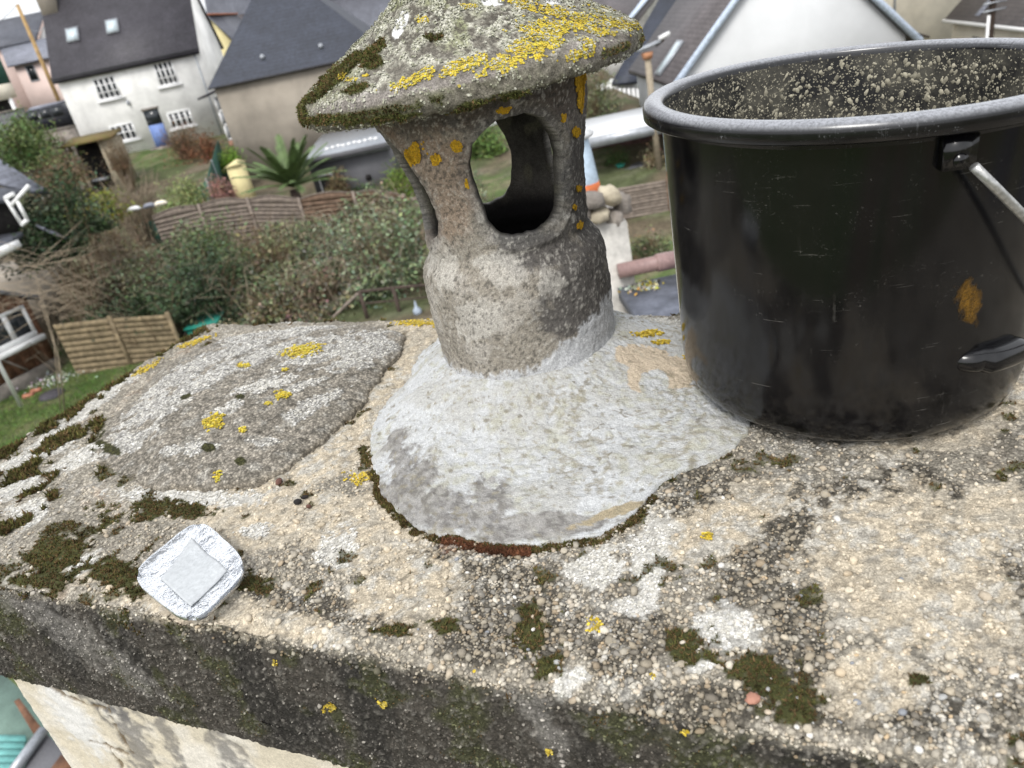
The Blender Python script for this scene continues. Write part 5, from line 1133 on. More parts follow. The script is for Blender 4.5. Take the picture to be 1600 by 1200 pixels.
def crust(name, C, N, size, cols, parent, seed=0, lift=.0006, stuff=True, mat='lichen'):
    """leafy lichen: many small crinkled lobes lying on the surface"""
    r = np.random.default_rng(seed); n = len(C)
    a = np.cross(N, r.normal(size=(n, 3))); a /= np.linalg.norm(a, axis=1)[:, None]; b = np.cross(N, a)
    k = 6; th = np.arange(k)*2*np.pi/k; rad = size*r.uniform(.5, 1.3, (n, 1))*r.uniform(.6, 1.2, (n, k))
    ring = C[:, None]+rad[..., None]*(np.cos(th)[None, :, None]*a[:, None]+np.sin(th)[None, :, None]*b[:, None])+N[:, None]*(lift*r.uniform(.2, 2.2, (n, k, 1)))
    cen = (C+N*lift*r.uniform(.6, 1.6, (n, 1)))[:, None]
    V_ = np.concatenate([cen, ring], 1).reshape(-1, 3)
    f = np.array([(0, 1+j, 1+(j+1) % k) for j in range(k)]); F_ = (f[None]+(k+1)*np.arange(n)[:, None, None]).reshape(-1, 3)
    c = cols[r.integers(0, len(cols), n)]*r.uniform(.75, 1.2, (n, 1))
    o = objw(name, V_, F_, M[mat], parent, np.clip(np.repeat(c, k+1, 0), .01, .9), True)
    if stuff: o['kind'] = 'stuff'
    return o
YEL = np.array([[.58, .43, .05], [.52, .36, .03], [.70, .53, .08], [.42, .32, .06], [.55, .45, .12]]); YGR = np.array([[.6, .5, .06], [.45, .42, .08], [.68, .55, .05]])
allP = np.concatenate([slabP[(ov2 < TH)], mdP, apP]); allN = np.concatenate([np.where((fr_t & (ov2 > .004))[:, None], -E2v, np.array([0, 0, 1.]))[(ov2 < TH)], np.tile([0, 0, 1.], (len(mdP)+len(apP), 1))])
own = np.concatenate([np.zeros((ov2 < TH).sum(), int), np.ones(len(mdP), int), 2*np.ones(len(apP), int)])
hid = np.concatenate([covered[ov2 < TH], np.zeros(len(mdP)+len(apP), bool)])
AU, AV = proj(allP)
LCH = [(928, 977, 15, 14), (742, 1047, 6, 9), (560, 747, 24, 11), (472, 548, 30, 9, -10), (335, 660, 16, 11, -20), (441, 618, 12, 7), (380, 571, 10, 4), (380, 672, 6, 6), (340, 745, 6, 8), (515, 1105, 11, 8), (595, 1100, 9, 8), (655, 505, 36, 5), (1010, 521, 22, 5), (860, 1172, 7, 5), (1072, 1143, 8, 5), (1018, 1058, 5, 5), (700, 512, 20, 5), (230, 575, 26, 5, -28), (305, 535, 30, 4, -20), (1035, 535, 14, 3), (1072, 560, 6, 4), (430, 1035, 5, 4), (1105, 838, 10, 6), (420, 632, 5, 3), (445, 577, 6, 3)]
fld = ell(AU, AV, LCH)+.9*fbm(allP, 190, 3, 5)-.05
nm_ = ['lichen', 'lichen', 'lichen']
for k, par in enumerate((slab, mound, apron)):
    ci = np.flatnonzero((fld > .16) & (own == k) & (ell(AU, AV, LCH) > -.3) & ~hid)
    if len(ci) < 10: continue
    ii_ = rng.choice(ci, min(6*len(ci), 4200)); crust('yellow_lichen', allP[ii_]+rng.normal(size=(len(ii_), 3))*.0004, allN[ii_], .0013, YEL if k != 1 else np.concatenate([YEL, YGR]), par, 20+k)
# pale crust flakes over slab and mound
for k, par in enumerate((slab, mound)):
    P_ = allP[own == k]; lum = (slabC[ov2 < TH] if k == 0 else mdC).mean(1); ci = np.flatnonzero((lum > .5) & ~hid[own == k]); ii_ = rng.choice(ci, 5000)
    crust('pale_lichen', P_[ii_], allN[own == k][ii_], .0013, np.array([[.62, .6, .55], [.55, .53, .47], [.66, .65, .62]]), par, 30+k, .0005)

# ================================================================== chimney pot
PZ = ZS+.0
nth, nzp = 440, 210
zs_ = np.linspace(-.352, -.058, nzp)+CZ
prof_z = np.array([-.36, -.334, -.300, -.272, -.240, -.230, -.221, -.2155, -.207, -.185, -.165, -.149, -.114, -.090, -.074, -.06])+CZ
prof_r = np.array([.0915, .0905, .0912, .0918, .0920, .0912, .0885, .0835, .0788, .0798, .0835, .0862, .0920, .0962, .0994, .1015])
th = np.linspace(0, 2*np.pi, nth, endpoint=False)
TH_, ZZ_ = np.meshgrid(th, zs_)
Rr = np.interp(ZZ_, prof_z, prof_r)
for _ in range(2): Rr[1:-1] = .5*Rr[1:-1]+.25*(Rr[:-2]+Rr[2:])
cx = POT[0]-.004*sstep(-.2, -.05, ZZ_-CZ)
az0 = math.atan2(-POT[1], -POT[0])+math.radians(15)     # front opening faces the camera, a little right
zo, hz_, hw_ = CZ-.139, .0515, .0440
def opening_F(th_, z_):
    best = np.full(th_.shape, 9.0)
    for k in range(4):
        dth = (th_-az0-k*math.pi/2+math.pi) % (2*math.pi)-math.pi
        x = dth*.088; y = (z_-zo)
        yn = y/hz_
        hw = hw_*(1-.10*yn)+.002*np.sin(yn*5+k); q = ((np.abs(x)/hw)**2.7+np.abs(yn)**2.7+1e-9)**(1/2.7)
        nse = .03*perlin(np.stack([th_*9, z_*90, 0*z_+k], -1), 1.0)
        best = np.minimum(best, (q-1+nse)*.042)
    return best
Fo = opening_F(TH_, ZZ_)
Fc = .25*(Fo+np.roll(Fo, -1, 1)+np.vstack([Fo[1:], Fo[-1:]])+np.roll(np.vstack([Fo[1:], Fo[-1:]]), -1, 1))
keep = Fc[:-1] > 0
# snap verts next to the hole onto its outline
dzs = zs_[1]-zs_[0]; dt = th[1]
gT = (np.roll(Fo, -1, 1)-np.roll(Fo, 1, 1))/(2*dt); gZ = np.gradient(Fo, dzs, axis=0)
_i0 = np.arange((nzp-1)*nth).reshape(nzp-1, nth); _i1 = np.roll(_i0, -1, 1); _Q = np.stack([_i0, _i1, _i1+nth, _i0+nth], -1)[keep]
_ed = np.concatenate([_Q[:, [0, 1]], _Q[:, [1, 2]], _Q[:, [2, 3]], _Q[:, [3, 0]]]); _ky = np.sort(_ed, 1); _kk = _ky[:, 0].astype(np.int64)*nzp*nth+_ky[:, 1]
_, _iv, _ct = np.unique(_kk, return_inverse=True, return_counts=True); _bv = np.unique(_ed[_ct[_iv] == 1])
near = np.zeros(nzp*nth, bool); near[_bv] = True; near = near.reshape(nzp, nth); near[0] = near[-1] = False
TH2, ZZ2, Fk = TH_.copy(), ZZ_.copy(), Fo
for _ in range(3):
    e_ = 1e-5; Fk = opening_F(TH2, ZZ2); gt_ = (opening_F(TH2+e_*10, ZZ2)-Fk)/(e_*10); gz_ = (opening_F(TH2, ZZ2+e_)-Fk)/e_
    g2 = (gt_/.088)**2+gz_**2+1e-9; near = near & (np.abs(Fk) < .004)
    TH2 = TH2-np.where(near, Fk*gt_/.088**2/g2, 0); ZZ2 = ZZ2-np.where(near, Fk*gz_/g2, 0)
Fs_ = opening_F(TH2, ZZ2); ring = .0016*np.exp(-((Fs_-.0085)/.0022)**2)-.0014*sstep(.0075, .001, Fs_)
def potpts(T_, Z_, R_): return np.stack([cx+R_*np.cos(T_), POT[1]+R_*np.sin(T_), Z_], -1).reshape(-1, 3)
P0 = potpts(TH2, ZZ2, Rr+ring)
a = fbm(P0, 24, 3, 1); b = fbm(P0, 110, 3, 2); c = fbm(P0, 320, 2, 3)
nrm_ = np.stack([np.cos(TH2), np.sin(TH2), 0*TH2], -1).reshape(-1, 3)
Po = P0+nrm_*(.0014*a+.0007*b+.0004*c)[:, None]
Pi = potpts(TH2, ZZ2, Rr-.013)+nrm_*(.0012*a)[:, None]
i0 = np.arange((nzp-1)*nth).reshape(nzp-1, nth); i1 = np.roll(i0, -1, 1); Q = np.stack([i0, i1, i1+nth, i0+nth], -1)
Qk = Q[keep]; N0 = nzp*nth
# boundary edges
ed = np.concatenate([Qk[:, [0, 1]], Qk[:, [1, 2]], Qk[:, [2, 3]], Qk[:, [3, 0]]]); key = np.sort(ed, 1); kk = key[:, 0].astype(np.int64)*N0+key[:, 1]
_, inv, cnt = np.unique(kk, return_inverse=True, return_counts=True); be = ed[cnt[inv] == 1]
side = np.stack([be[:, 1], be[:, 0], be[:, 0]+N0, be[:, 1]+N0], 1)
U, V = proj(Po); front = (nrm_@np.array([POT[0], POT[1], 0]) < .0)
nz_ = .30*a+.25*b+.12*c
pc = mix(np.array([.27, .245, .205]), [.36, .335, .295], sstep(-.25, .35, a+.5*b))
pc = mix(pc, [.17, .155, .135], sstep(.1, .5, b+.6*c)*.35)
dkp = sstep(-.15, .2, ell(U, V, [(905, 455, 62, 75, 10), (850, 390, 75, 34), (925, 300, 45, 160), (880, 500, 50, 30, -10), (800, 165, 190, 36, -10)])+nz_)*front
pc = mix(pc, [.075, .07, .068], dkp*.85)
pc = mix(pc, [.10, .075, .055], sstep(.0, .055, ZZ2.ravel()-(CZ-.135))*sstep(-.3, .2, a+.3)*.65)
pc = mix(pc, [.33, .23, .16], sstep(-.3, .3, ell(U, V, [(630, 300, 30, 90, -15), (700, 260, 60, 60), (690, 330, 50, 60)])+nz_)*front*.55)
pc = mix(pc, [.45, .43, .39], sstep(-.1, .2, ell(U, V, [(690, 410, 30, 40), (740, 500, 40, 30), (860, 440, 22, 28), (780, 420, 40, 30), (820, 340, 80, 12)])+nz_*1.3)*front*.6)
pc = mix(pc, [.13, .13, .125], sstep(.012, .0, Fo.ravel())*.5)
pc = mix(pc, [.50, .48, .43], sstep(.36, .5, c+.5*b)*.4); pc = mix(pc, [.05, .048, .045], sstep(.34, .5, -c-.4*b)*.6)
wl = CZ-.335+.012*np.maximum(0, 1)*sstep(760, 960, U)*1.4+.003*b+.003*perlin(P0*np.array([1, 1, .2]), 160, 3)
wl = np.where(front, wl+.017+.024*sstep(820, 965, U)+.004*perlin(P0*np.array([1, 1, .1]), 400, 3), CZ-.322)
pc = mix(pc, [.49, .50, .515], sstep(-.004, .003, wl-P0[:, 2]+.004*c+.003*b)*.9)
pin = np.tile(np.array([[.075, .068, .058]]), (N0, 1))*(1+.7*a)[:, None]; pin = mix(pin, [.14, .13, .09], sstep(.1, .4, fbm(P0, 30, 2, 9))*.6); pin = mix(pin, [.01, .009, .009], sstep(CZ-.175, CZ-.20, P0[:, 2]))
POTR = thing('chimney_pot', 'old concrete chimney pot with arched openings and a mossy conical hat', 'chimney pot', (POT[0], POT[1], CZ-.33))
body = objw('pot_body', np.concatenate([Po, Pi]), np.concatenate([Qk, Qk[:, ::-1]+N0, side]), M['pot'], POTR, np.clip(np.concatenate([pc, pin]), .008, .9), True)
# yellow rosettes on the body
vi = np.flatnonzero((Fo.ravel() > .003) & front)
ros = [(648, 241, 15, 19), (682, 249, 8, 9), (714, 229, 9, 11), (733, 285, 7, 11), (906, 155, 5, 22), (898, 205, 6, 9), (880, 184, 5, 7), (906, 352, 7, 5), (905, 130, 7, 14), (903, 295, 4, 5), (788, 172, 10, 5), (722, 165, 5, 4), (897, 325, 3, 5), (910, 120, 5, 8)]
fr2 = ell(U[vi], V[vi], ros)+.5*b[vi]+.25*c[vi]-.06; ci = vi[fr2 > 0]; ii_ = rng.choice(ci, 6500)
crust('orange_lichen', Po[ii_]+nrm_[ii_]*.0003, nrm_[ii_], .0010, np.array([[.62, .36, .02], [.52, .30, .03], [.68, .42, .03], [.40, .26, .03]]), body, 40, .0005)
# --- hat
nth2, nr2 = 560, 170
u_ = np.linspace(0, 1, nr2)
# outline from the apex down over the rim and back under to the neck
prof = [(.0, .118), (.012, .1165), (.022, .108), (.036, .088), (.052, .070), (.072, .0545), (.095, .0405), (.120, .0270), (.138, .0165), (.148, .0105), (.1525, .0070), (.1545, .003), (.1548, -.006), (.1530, -.0105), (.148, -.0125), (.135, -.0118), (.118, -.010), (.095, -.008), (.07, -.006)]
pr = np.array(prof); L_ = np.concatenate([[0], np.cumsum(np.hypot(*np.diff(pr, axis=0).T))]); L_ /= L_[-1]
rp = np.interp(u_, L_, pr[:, 0]); zp = np.interp(u_, L_, pr[:, 1])
for _ in range(3): rp[1:-1] = .5*rp[1:-1]+.25*(rp[:-2]+rp[2:]); zp[1:-1] = .5*zp[1:-1]+.25*(zp[:-2]+zp[2:])
th2 = np.linspace(0, 2*np.pi, nth2, endpoint=False); T2, I2 = np.meshgrid(th2, np.arange(nr2))
HC = np.array([.021, .735, CZ-.0545])
rw = rp[I2]*(.985+.004*np.sin(2*T2+1)+.003*np.sin(5*T2))
Pc = np.stack([HC[0]+rw*np.cos(T2), HC[1]+rw*np.sin(T2), HC[2]+zp[I2]+.030*rw*np.cos(T2)], -1).reshape(-1, 3)
dr, dz2 = np.gradient(rp), np.gradient(zp); nl = np.hypot(dr, dz2); nr_, nzz = -dz2/nl, dr/nl
Nc = np.stack([nr_[I2]*np.cos(T2), nr_[I2]*np.sin(T2), nzz[I2]], -1).reshape(-1, 3)
if Nc[nth2*20, 2] < 0: Nc = -Nc
a = fbm(Pc, 24, 3, 1); b = fbm(Pc, 100, 3, 2); c = fbm(Pc, 300, 2, 3); topf = (I2.ravel() < np.searchsorted(L_, 0)+int(nr2*.78))
U, V = proj(Pc); zrel = (Pc[:, 2]-HC[2])
under = (np.arange(nr2) > np.argmax(rp)+14)[I2].ravel()
hc = mix(np.array([.30, .29, .24]), [.19, .18, .15], sstep(-.2, .3, a+.3*b)); hc = mix(hc, [.54, .53, .45], sstep(.0, .3, b+.35*a+.3*c)*.85)
hc = mix(hc, [.25, .27, .13], sstep(.1, .45, fbm(Pc, 30, 3, 44))*.6)
hc = mix(hc, [.07, .062, .05], sstep(.10, .34, -b-.6*c-.2*a)*.85)
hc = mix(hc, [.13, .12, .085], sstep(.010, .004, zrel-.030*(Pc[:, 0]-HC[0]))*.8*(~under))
hc = mix(hc, [.30, .26, .27], sstep(-.2, .3, ell(U, V, [(560, 160, 80, 14, -12), (720, 120, 120, 12, -12), (930, 75, 60, 22, -10)])+.3*b)*.5)
hc = mix(hc, [.19, .175, .15], sstep(.085, .145, rw.ravel())*.55*sstep(.5, -.3, b))
HM = [(530, 118, 52, 10, -42), (585, 80, 26, 9, -40), (495, 152, 26, 6, -30), (560, 140, 18, 7, -20), (515, 186, 50, 7, -5), (600, 184, 60, 5, -8), (585, 100, 16, 12), (470, 178, 14, 14), (760, 155, 60, 6, -14), (680, 60, 14, 6)]
hm = sstep(-.05, .15, ell(U, V, HM)+.3*a+.35*b); hm = np.maximum(hm, sstep(.006, .001, np.abs(zrel-.030*(Pc[:, 0]-HC[0])+.002))*sstep(.05, .4, a+.5*b+.25*sstep(760, 520, U))*.8)*(~under)
hm = hm*sstep(-.5, .0, b+.5*a+.2); hc = mix(hc, [.055, .06, .018], hm)
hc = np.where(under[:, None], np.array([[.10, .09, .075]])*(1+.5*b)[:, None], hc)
YB_ = [(800, 92, 70, 17, -20), (720, 105, 70, 12, -18), (655, 122, 48, 12, -20), (880, 40, 60, 20, -8), (850, 65, 45, 22, -30), (960, 38, 50, 8, 6), (900, 88, 38, 8, -14), (935, 50, 34, 8, 10), (920, 70, 12, 6), (835, 80, 30, 16), (660, 32, 14, 5), (570, 118, 9, 3), (545, 125, 12, 4), (730, 10, 12, 4), (870, 20, 60, 8, 10), (812, 2, 30, 6)]
yf_ = ell(U, V, YB_)+.75*b+.5*c+.2*a-.05
wf_ = ell(U, V, [(625, 40, 9, 26, 30), (865-0, 0, 14, 8), (770, 3, 18, 7)]); hc = mix(hc, [.7, .7, .7], sstep(0, .15, wf_+.2*b))
Pc2 = Pc+Nc*(.0011*a+.0014*b+.0008*c+.0012*hm)[:, None]
i0 = np.arange((nr2-1)*nth2).reshape(nr2-1, nth2); i1 = np.roll(i0, -1, 1)
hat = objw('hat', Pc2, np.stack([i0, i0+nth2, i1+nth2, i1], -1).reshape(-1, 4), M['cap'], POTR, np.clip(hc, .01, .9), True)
facing = ((Pc-CAM)*Nc).sum(1) < 0.02
ci = np.flatnonzero((yf_ > .12) & ~under & facing); ii_ = rng.choice(ci, 11000)
crust('yellow_lichen', Pc2[ii_], Nc[ii_], .0010, np.concatenate([YEL, YGR])*.92, hat, 41, .0004)
ci = np.flatnonzero((b+.3*a > .05) & ~under & (hm < .2) & facing); ii_ = rng.choice(ci, 9000)
crust('grey_lichen', Pc2[ii_], Nc[ii_], .0010, np.array([[.42, .42, .34], [.34, .34, .26], [.47, .46, .39], [.25, .25, .18]]), hat, 42, .0007)
ci = np.flatnonzero((hm > .5) & ~under); moss_tufts('moss', Pc2[ci], Nc[ci], 9000, hat, .0020, 6, (.045, .052, .016), (.125, .13, .035), .35)

# ================================================================== bucket
BKa = np.array([.0406, -.0285, 1.]); BKa /= np.linalg.norm(BKa); BKu = np.cross([0, 1, 0], BKa); BKu /= np.linalg.norm(BKu); BKv = np.cross(BKa, BKu)
HB, RB, RT = .2495, .1354, .1611
def bpt(r_, th_, h_): return BK+r_[..., None]*(np.cos(th_)[..., None]*BKu+np.sin(th_)[..., None]*BKv)+h_[..., None]*BKa
def blathe(name, prof, mat, parent, n=256, smooth=True, col=None):
    pr = np.array(prof); T_, I_ = np.meshgrid(np.linspace(0, 2*np.pi, n, endpoint=False), np.arange(len(pr)))
    P_ = bpt(pr[I_, 0], T_, pr[I_, 1]).reshape(-1, 3); i0 = np.arange((len(pr)-1)*n).reshape(-1, n); i1 = np.roll(i0, -1, 1)
    return objw(name, P_, np.stack([i0, i1, i1+n, i0+n], -1).reshape(-1, 4), mat, parent, None, smooth)
def plastic(name, dust, dustc, rough, up_sheen=0):
    m, n, l, b_ = newmat(name)
    t = nz(n, l, 6, 5, .6); t2 = nz(n, l, 520, 3, .7); t3 = nz(n, l, 26, 6, .75)
    tc = n.new('ShaderNodeTexCoord'); mp = n.new('ShaderNodeMapping'); mp.inputs['Scale'].default_value = (30, 14, 520); mp.inputs['Rotation'].default_value = (1.2, .7, .4); l.new(tc.outputs['Object'], mp.inputs[0])
    sc = n.new('ShaderNodeTexNoise'); sc.inputs['Scale'].default_value = 1.0; sc.inputs['Detail'].default_value = 3; l.new(mp.outputs[0], sc.inputs['Vector'])
    s1 = mrange(n, l, sc.outputs[0], .66, .72, 0, 1); s2 = mrange(n, l, t3.outputs[0], .5, .62, 0, 1); mp2 = n.new('ShaderNodeMapping'); mp2.inputs['Scale'].default_value = (330, 330, 9); mp2.inputs['Rotation'].default_value = (.12, .2, .1); l.new(tc.outputs['Object'], mp2.inputs[0])
    sc2 = n.new('ShaderNodeTexNoise'); sc2.inputs['Scale'].default_value = 1.0; sc2.inputs['Detail'].default_value = 2; l.new(mp2.outputs[0], sc2.inputs['Vector']); sv = mrange(n, l, sc2.outputs[0], .66, .76, 0, .35)
    s1m = n.new('ShaderNodeMath'); s1m.operation = 'MAXIMUM'; l.new(s1, s1m.inputs[0]); l.new(sv, s1m.inputs[1])
    mm = n.new('ShaderNodeMath'); mm.operation = 'MULTIPLY'; l.new(s1m.outputs[0], mm.inputs[0]); l.new(s2, mm.inputs[1])
    d1 = mrange(n, l, t2.outputs[0], .62, .70, 0, .8); d2 = mrange(n, l, t3.outputs[0], .42, .75, 0, dust); m2 = n.new('ShaderNodeMath'); m2.operation = 'MULTIPLY'; l.new(d1, m2.inputs[0]); l.new(s2, m2.inputs[1])
    ad = n.new('ShaderNodeMath'); ad.operation = 'ADD'; l.new(mm.outputs[0], ad.inputs[0]); l.new(m2.outputs[0], ad.inputs[1]); ad2 = n.new('ShaderNodeMath'); ad2.operation = 'ADD'; ad2.use_clamp = True; l.new(ad.outputs[0], ad2.inputs[0]); l.new(d2, ad2.inputs[1])
    mx = n.new('ShaderNodeMix'); mx.data_type = 'RGBA'; mx.inputs[6].default_value = (.0022, .0022, .003, 1); mx.inputs[7].default_value = (*dustc, 1)
    ms = n.new('ShaderNodeMath'); ms.operation = 'MULTIPLY'; ms.inputs[1].default_value = .55; l.new(ad2.outputs[0], ms.inputs[0]); l.new(ms.outputs[0], mx.inputs[0]); l.new(mx.outputs[2], b_.inputs['Base Color'])
    l.new(mrange(n, l, t.outputs[0], .3, .7, rough, rough+.14), b_.inputs['Roughness'])
    if up_sheen:                              # sky sheen painted into the dusty colour of whatever faces upwards
        g_ = n.new('ShaderNodeNewGeometry'); sx = n.new('ShaderNodeSeparateXYZ'); l.new(g_.outputs['Normal'], sx.inputs[0]); up = mrange(n, l, sx.outputs[2], .25, .85, 0, up_sheen)
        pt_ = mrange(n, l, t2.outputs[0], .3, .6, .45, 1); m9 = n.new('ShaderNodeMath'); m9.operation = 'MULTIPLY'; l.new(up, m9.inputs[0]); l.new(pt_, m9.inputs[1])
        x9 = n.new('ShaderNodeMix'); x9.data_type = 'RGBA'; x9.inputs[7].default_value = (.33, .34, .37, 1); l.new(m9.outputs[0], x9.inputs[0]); l.new(mx.outputs[2], x9.inputs[6]); l.new(x9.outputs[2], b_.inputs['Base Color']); b_.inputs['Specular IOR Level'].default_value = .16 if not up_sheen else .5
    bump(n, l, b_, t3.outputs[0], .08, .001); return m
M['bucket'] = plastic('black_bucket_plastic', .03, (.12, .115, .105), .09); M['rim'] = plastic('dusty_sheen_plastic', .04, (.40, .41, .43), .16, .85); M['binner'] = plastic('mortar_dusted_plastic', .75, (.25, .235, .18), .5)
BR = thing('bucket', 'large black plastic builder bucket tilted on the chimney crown', 'bucket', BK)
rwall = lambda h_: RB+.001+(RT-.0135-RB-.001)*(h_/HB)
pfo = [(.001, -.001), (RB-.024, -.001), (RB-.014, .0005), (RB-.007, .004), (RB-.0025, .009), (RB+.0002, .017), (rwall(.03), .03)]+[(rwall(h_), h_) for h_ in np.linspace(.06, HB-.017, 8)]
pfi = [(rwall(h_)-.0028, h_) for h_ in np.linspace(HB-.004, .035, 9)]+[(RB-.02, .009), (RB-.04, .004), (.001, .004)]
bbody = blathe('bucket_wall', pfo, M['bucket'], BR)
blathe('bucket_lining', pfi, M['binner'], BR)
r0 = rwall(HB)
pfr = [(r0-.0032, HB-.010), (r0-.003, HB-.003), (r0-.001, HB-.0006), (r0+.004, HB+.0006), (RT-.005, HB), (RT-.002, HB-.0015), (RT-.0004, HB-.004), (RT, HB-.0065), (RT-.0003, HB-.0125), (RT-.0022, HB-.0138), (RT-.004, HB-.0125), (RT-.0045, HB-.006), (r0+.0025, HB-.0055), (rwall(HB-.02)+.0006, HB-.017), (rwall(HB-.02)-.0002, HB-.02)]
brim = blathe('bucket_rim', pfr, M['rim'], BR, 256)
# handle boss position: rim azimuth that lands at photo (1505, 248)
ths = np.linspace(0, 2*np.pi, 1440); pp = bpt(np.full(1440, RT-.004), ths, np.full(1440, HB-.031)); uu, vv = proj(pp); near_ = (pp-CAM)@np.array([0, 1, 0]) < BK[1]
phi = ths[np.argmin(np.where(near_, np.hypot(uu-1505, vv-248), 1e9))]
def brad(th_): return math.cos(th_)*BKu+math.sin(th_)*BKv
for k in range(2):
    p_ = phi+k*math.pi; o_ = brad(p_); tg = np.cross(BKa, o_); c_ = BK+o_*(rwall(HB-.03)+.0002)+BKa*(HB-.045)
    lug = MB().box(c_-tg*.0095+BKa*.0085, tg*.019, o_*.0075, BKa*.0205).build('handle_boss', M['bucket'], BR)
    MB().tube([c_+BKa*.014+o_*.0072, c_+BKa*.014+o_*.009], .0045, 16).build('pivot_ring', M['bucket'], lug)
# bail: hangs down on the right-hand side
dirs = brad(phi); sidev = np.cross(BKa, dirs)
if sidev[0] < 0: sidev = -sidev
hang = sidev*.72-BKa*.69; 
Rb_ = .169; cen = BK+BKa*(HB-.031)
# the loop is wider than deep so that it clears the wall and rests low on the right
tt = np.linspace(0, math.pi, 60); q = []
for t in tt:
    q.append(cen+dirs*Rb_*math.cos(t)*1.0+(sidev*.1662-BKa*.168)*math.sin(t)**.8)
q = np.array(q); 
# keep outside the wall
for i in range(len(q)):
    rel = q[i]-BK; h_ = rel@BKa; rv = rel-h_*BKa; L_r = np.linalg.norm(rv); need = max(rwall(np.clip(h_, 0, HB)), RT if h_ > HB-.03 else 0)+.005
    if L_r < need: q[i] = BK+h_*BKa+rv/L_r*need
for _ in range(3): q[1:-1] = .5*q[1:-1]+.25*(q[:-2]+q[2:])
MB().tube(q, .0030, 12).build('wire_handle', plain('galvanised_wire', (.42, .42, .41), .35, 300, .3, metal=.75), BR, True)
gq = q[27:36]; gq = np.array(gq); MB().tube(gq, [.009]+[.0115]*7+[.009], 20).build('hand_grip', M['bucket'], BR, True)
# ochre paint smear on the wall: a thin film following the curve
def on_bucket(u, v):
    ths = np.linspace(0, 2*np.pi, 721)[:-1]; hs_ = np.linspace(.04, HB-.03, 80); T_, H_ = np.meshgrid(ths, hs_); P_ = bpt(RB+.001+(RT-.0135-RB-.001)*(H_/HB), T_, H_).reshape(-1, 3)
    uu, vv = proj(P_); m_ = P_[:, 1]-BK[1] < .12; out = brad; rel = P_-BK; fac = (rel*(P_-CAM)).sum(1) < 0.0; j = np.argmin(np.where(fac, np.hypot(uu-u, vv-v), 1e9)); return T_.ravel()[j], H_.ravel()[j]
gth = np.radians(np.linspace(-84, -60, 14)); gr_ = np.full(14, float(rwall(.064))+.003); gr_[:5] = float(rwall(.064))-np.array([.006, .004, .002, 0, .0015])
MB().tube(bpt(gr_, gth, np.linspace(.069, .064, 14)), [.006, .0075, .0085, .009, .0095]+[.010]*7+[.0092, .006], 20).build('pour_grip', M['bucket'], BR, True)
t0_, h0_ = on_bucket(1514, 474)
Tg, Hg = np.meshgrid(np.linspace(-1, 1, 34), np.linspace(-1, 1, 44)); na = perlin(np.stack([Tg*2, Hg*2, 0*Tg], -1), 1.7, 5)+.5*perlin(np.stack([Tg*9, Hg*9, 0*Tg], -1), 1, 5)
lean_ = Tg+.45*Hg
dens = .62-(np.abs(lean_)**1.5*1.6+np.abs(Hg)**1.7+.45*na); inside = dens > -.1
Pg = bpt(rwall(h0_+Hg*.027)+.0004, t0_+Tg*.13, h0_+Hg*.027).reshape(-1, 3); n_ = 34; ii = np.arange(43*n_).reshape(43, n_)[:, :-1]; kp = inside[:-1, :-1] & inside[1:, 1:]; ii = ii[kp]
Qo = np.stack([ii, ii+1, ii+n_+1, ii+n_], 1)
om, n, l, b_ = newmat('ochre_stain'); a_ = n.new('ShaderNodeAttribute'); a_.attribute_name = 'Col'; l.new(a_.outputs['Color'], b_.inputs['Base Color']); b_.inputs['Roughness'].default_value = .4
t_ = nz(n, l, 380, 4, .75); m_ = n.new('ShaderNodeMath'); m_.operation = 'MULTIPLY'; l.new(a_.outputs['Alpha'], m_.inputs[0]); l.new(mrange(n, l, t_.outputs[0], .3, .6, .35, 1), m_.inputs[1]); l.new(m_.outputs[0], b_.inputs['Alpha'])
dn = dens.ravel(); oc = np.concatenate([np.tile([.20, .10, .008], (len(Pg), 1))*(.8+.5*na.ravel())[:, None], sstep(-.08, .45, dn)[:, None]*.85], 1); objw('ochre_smear', Pg, Qo, om, BR, np.clip(oc, 0, 1), True)
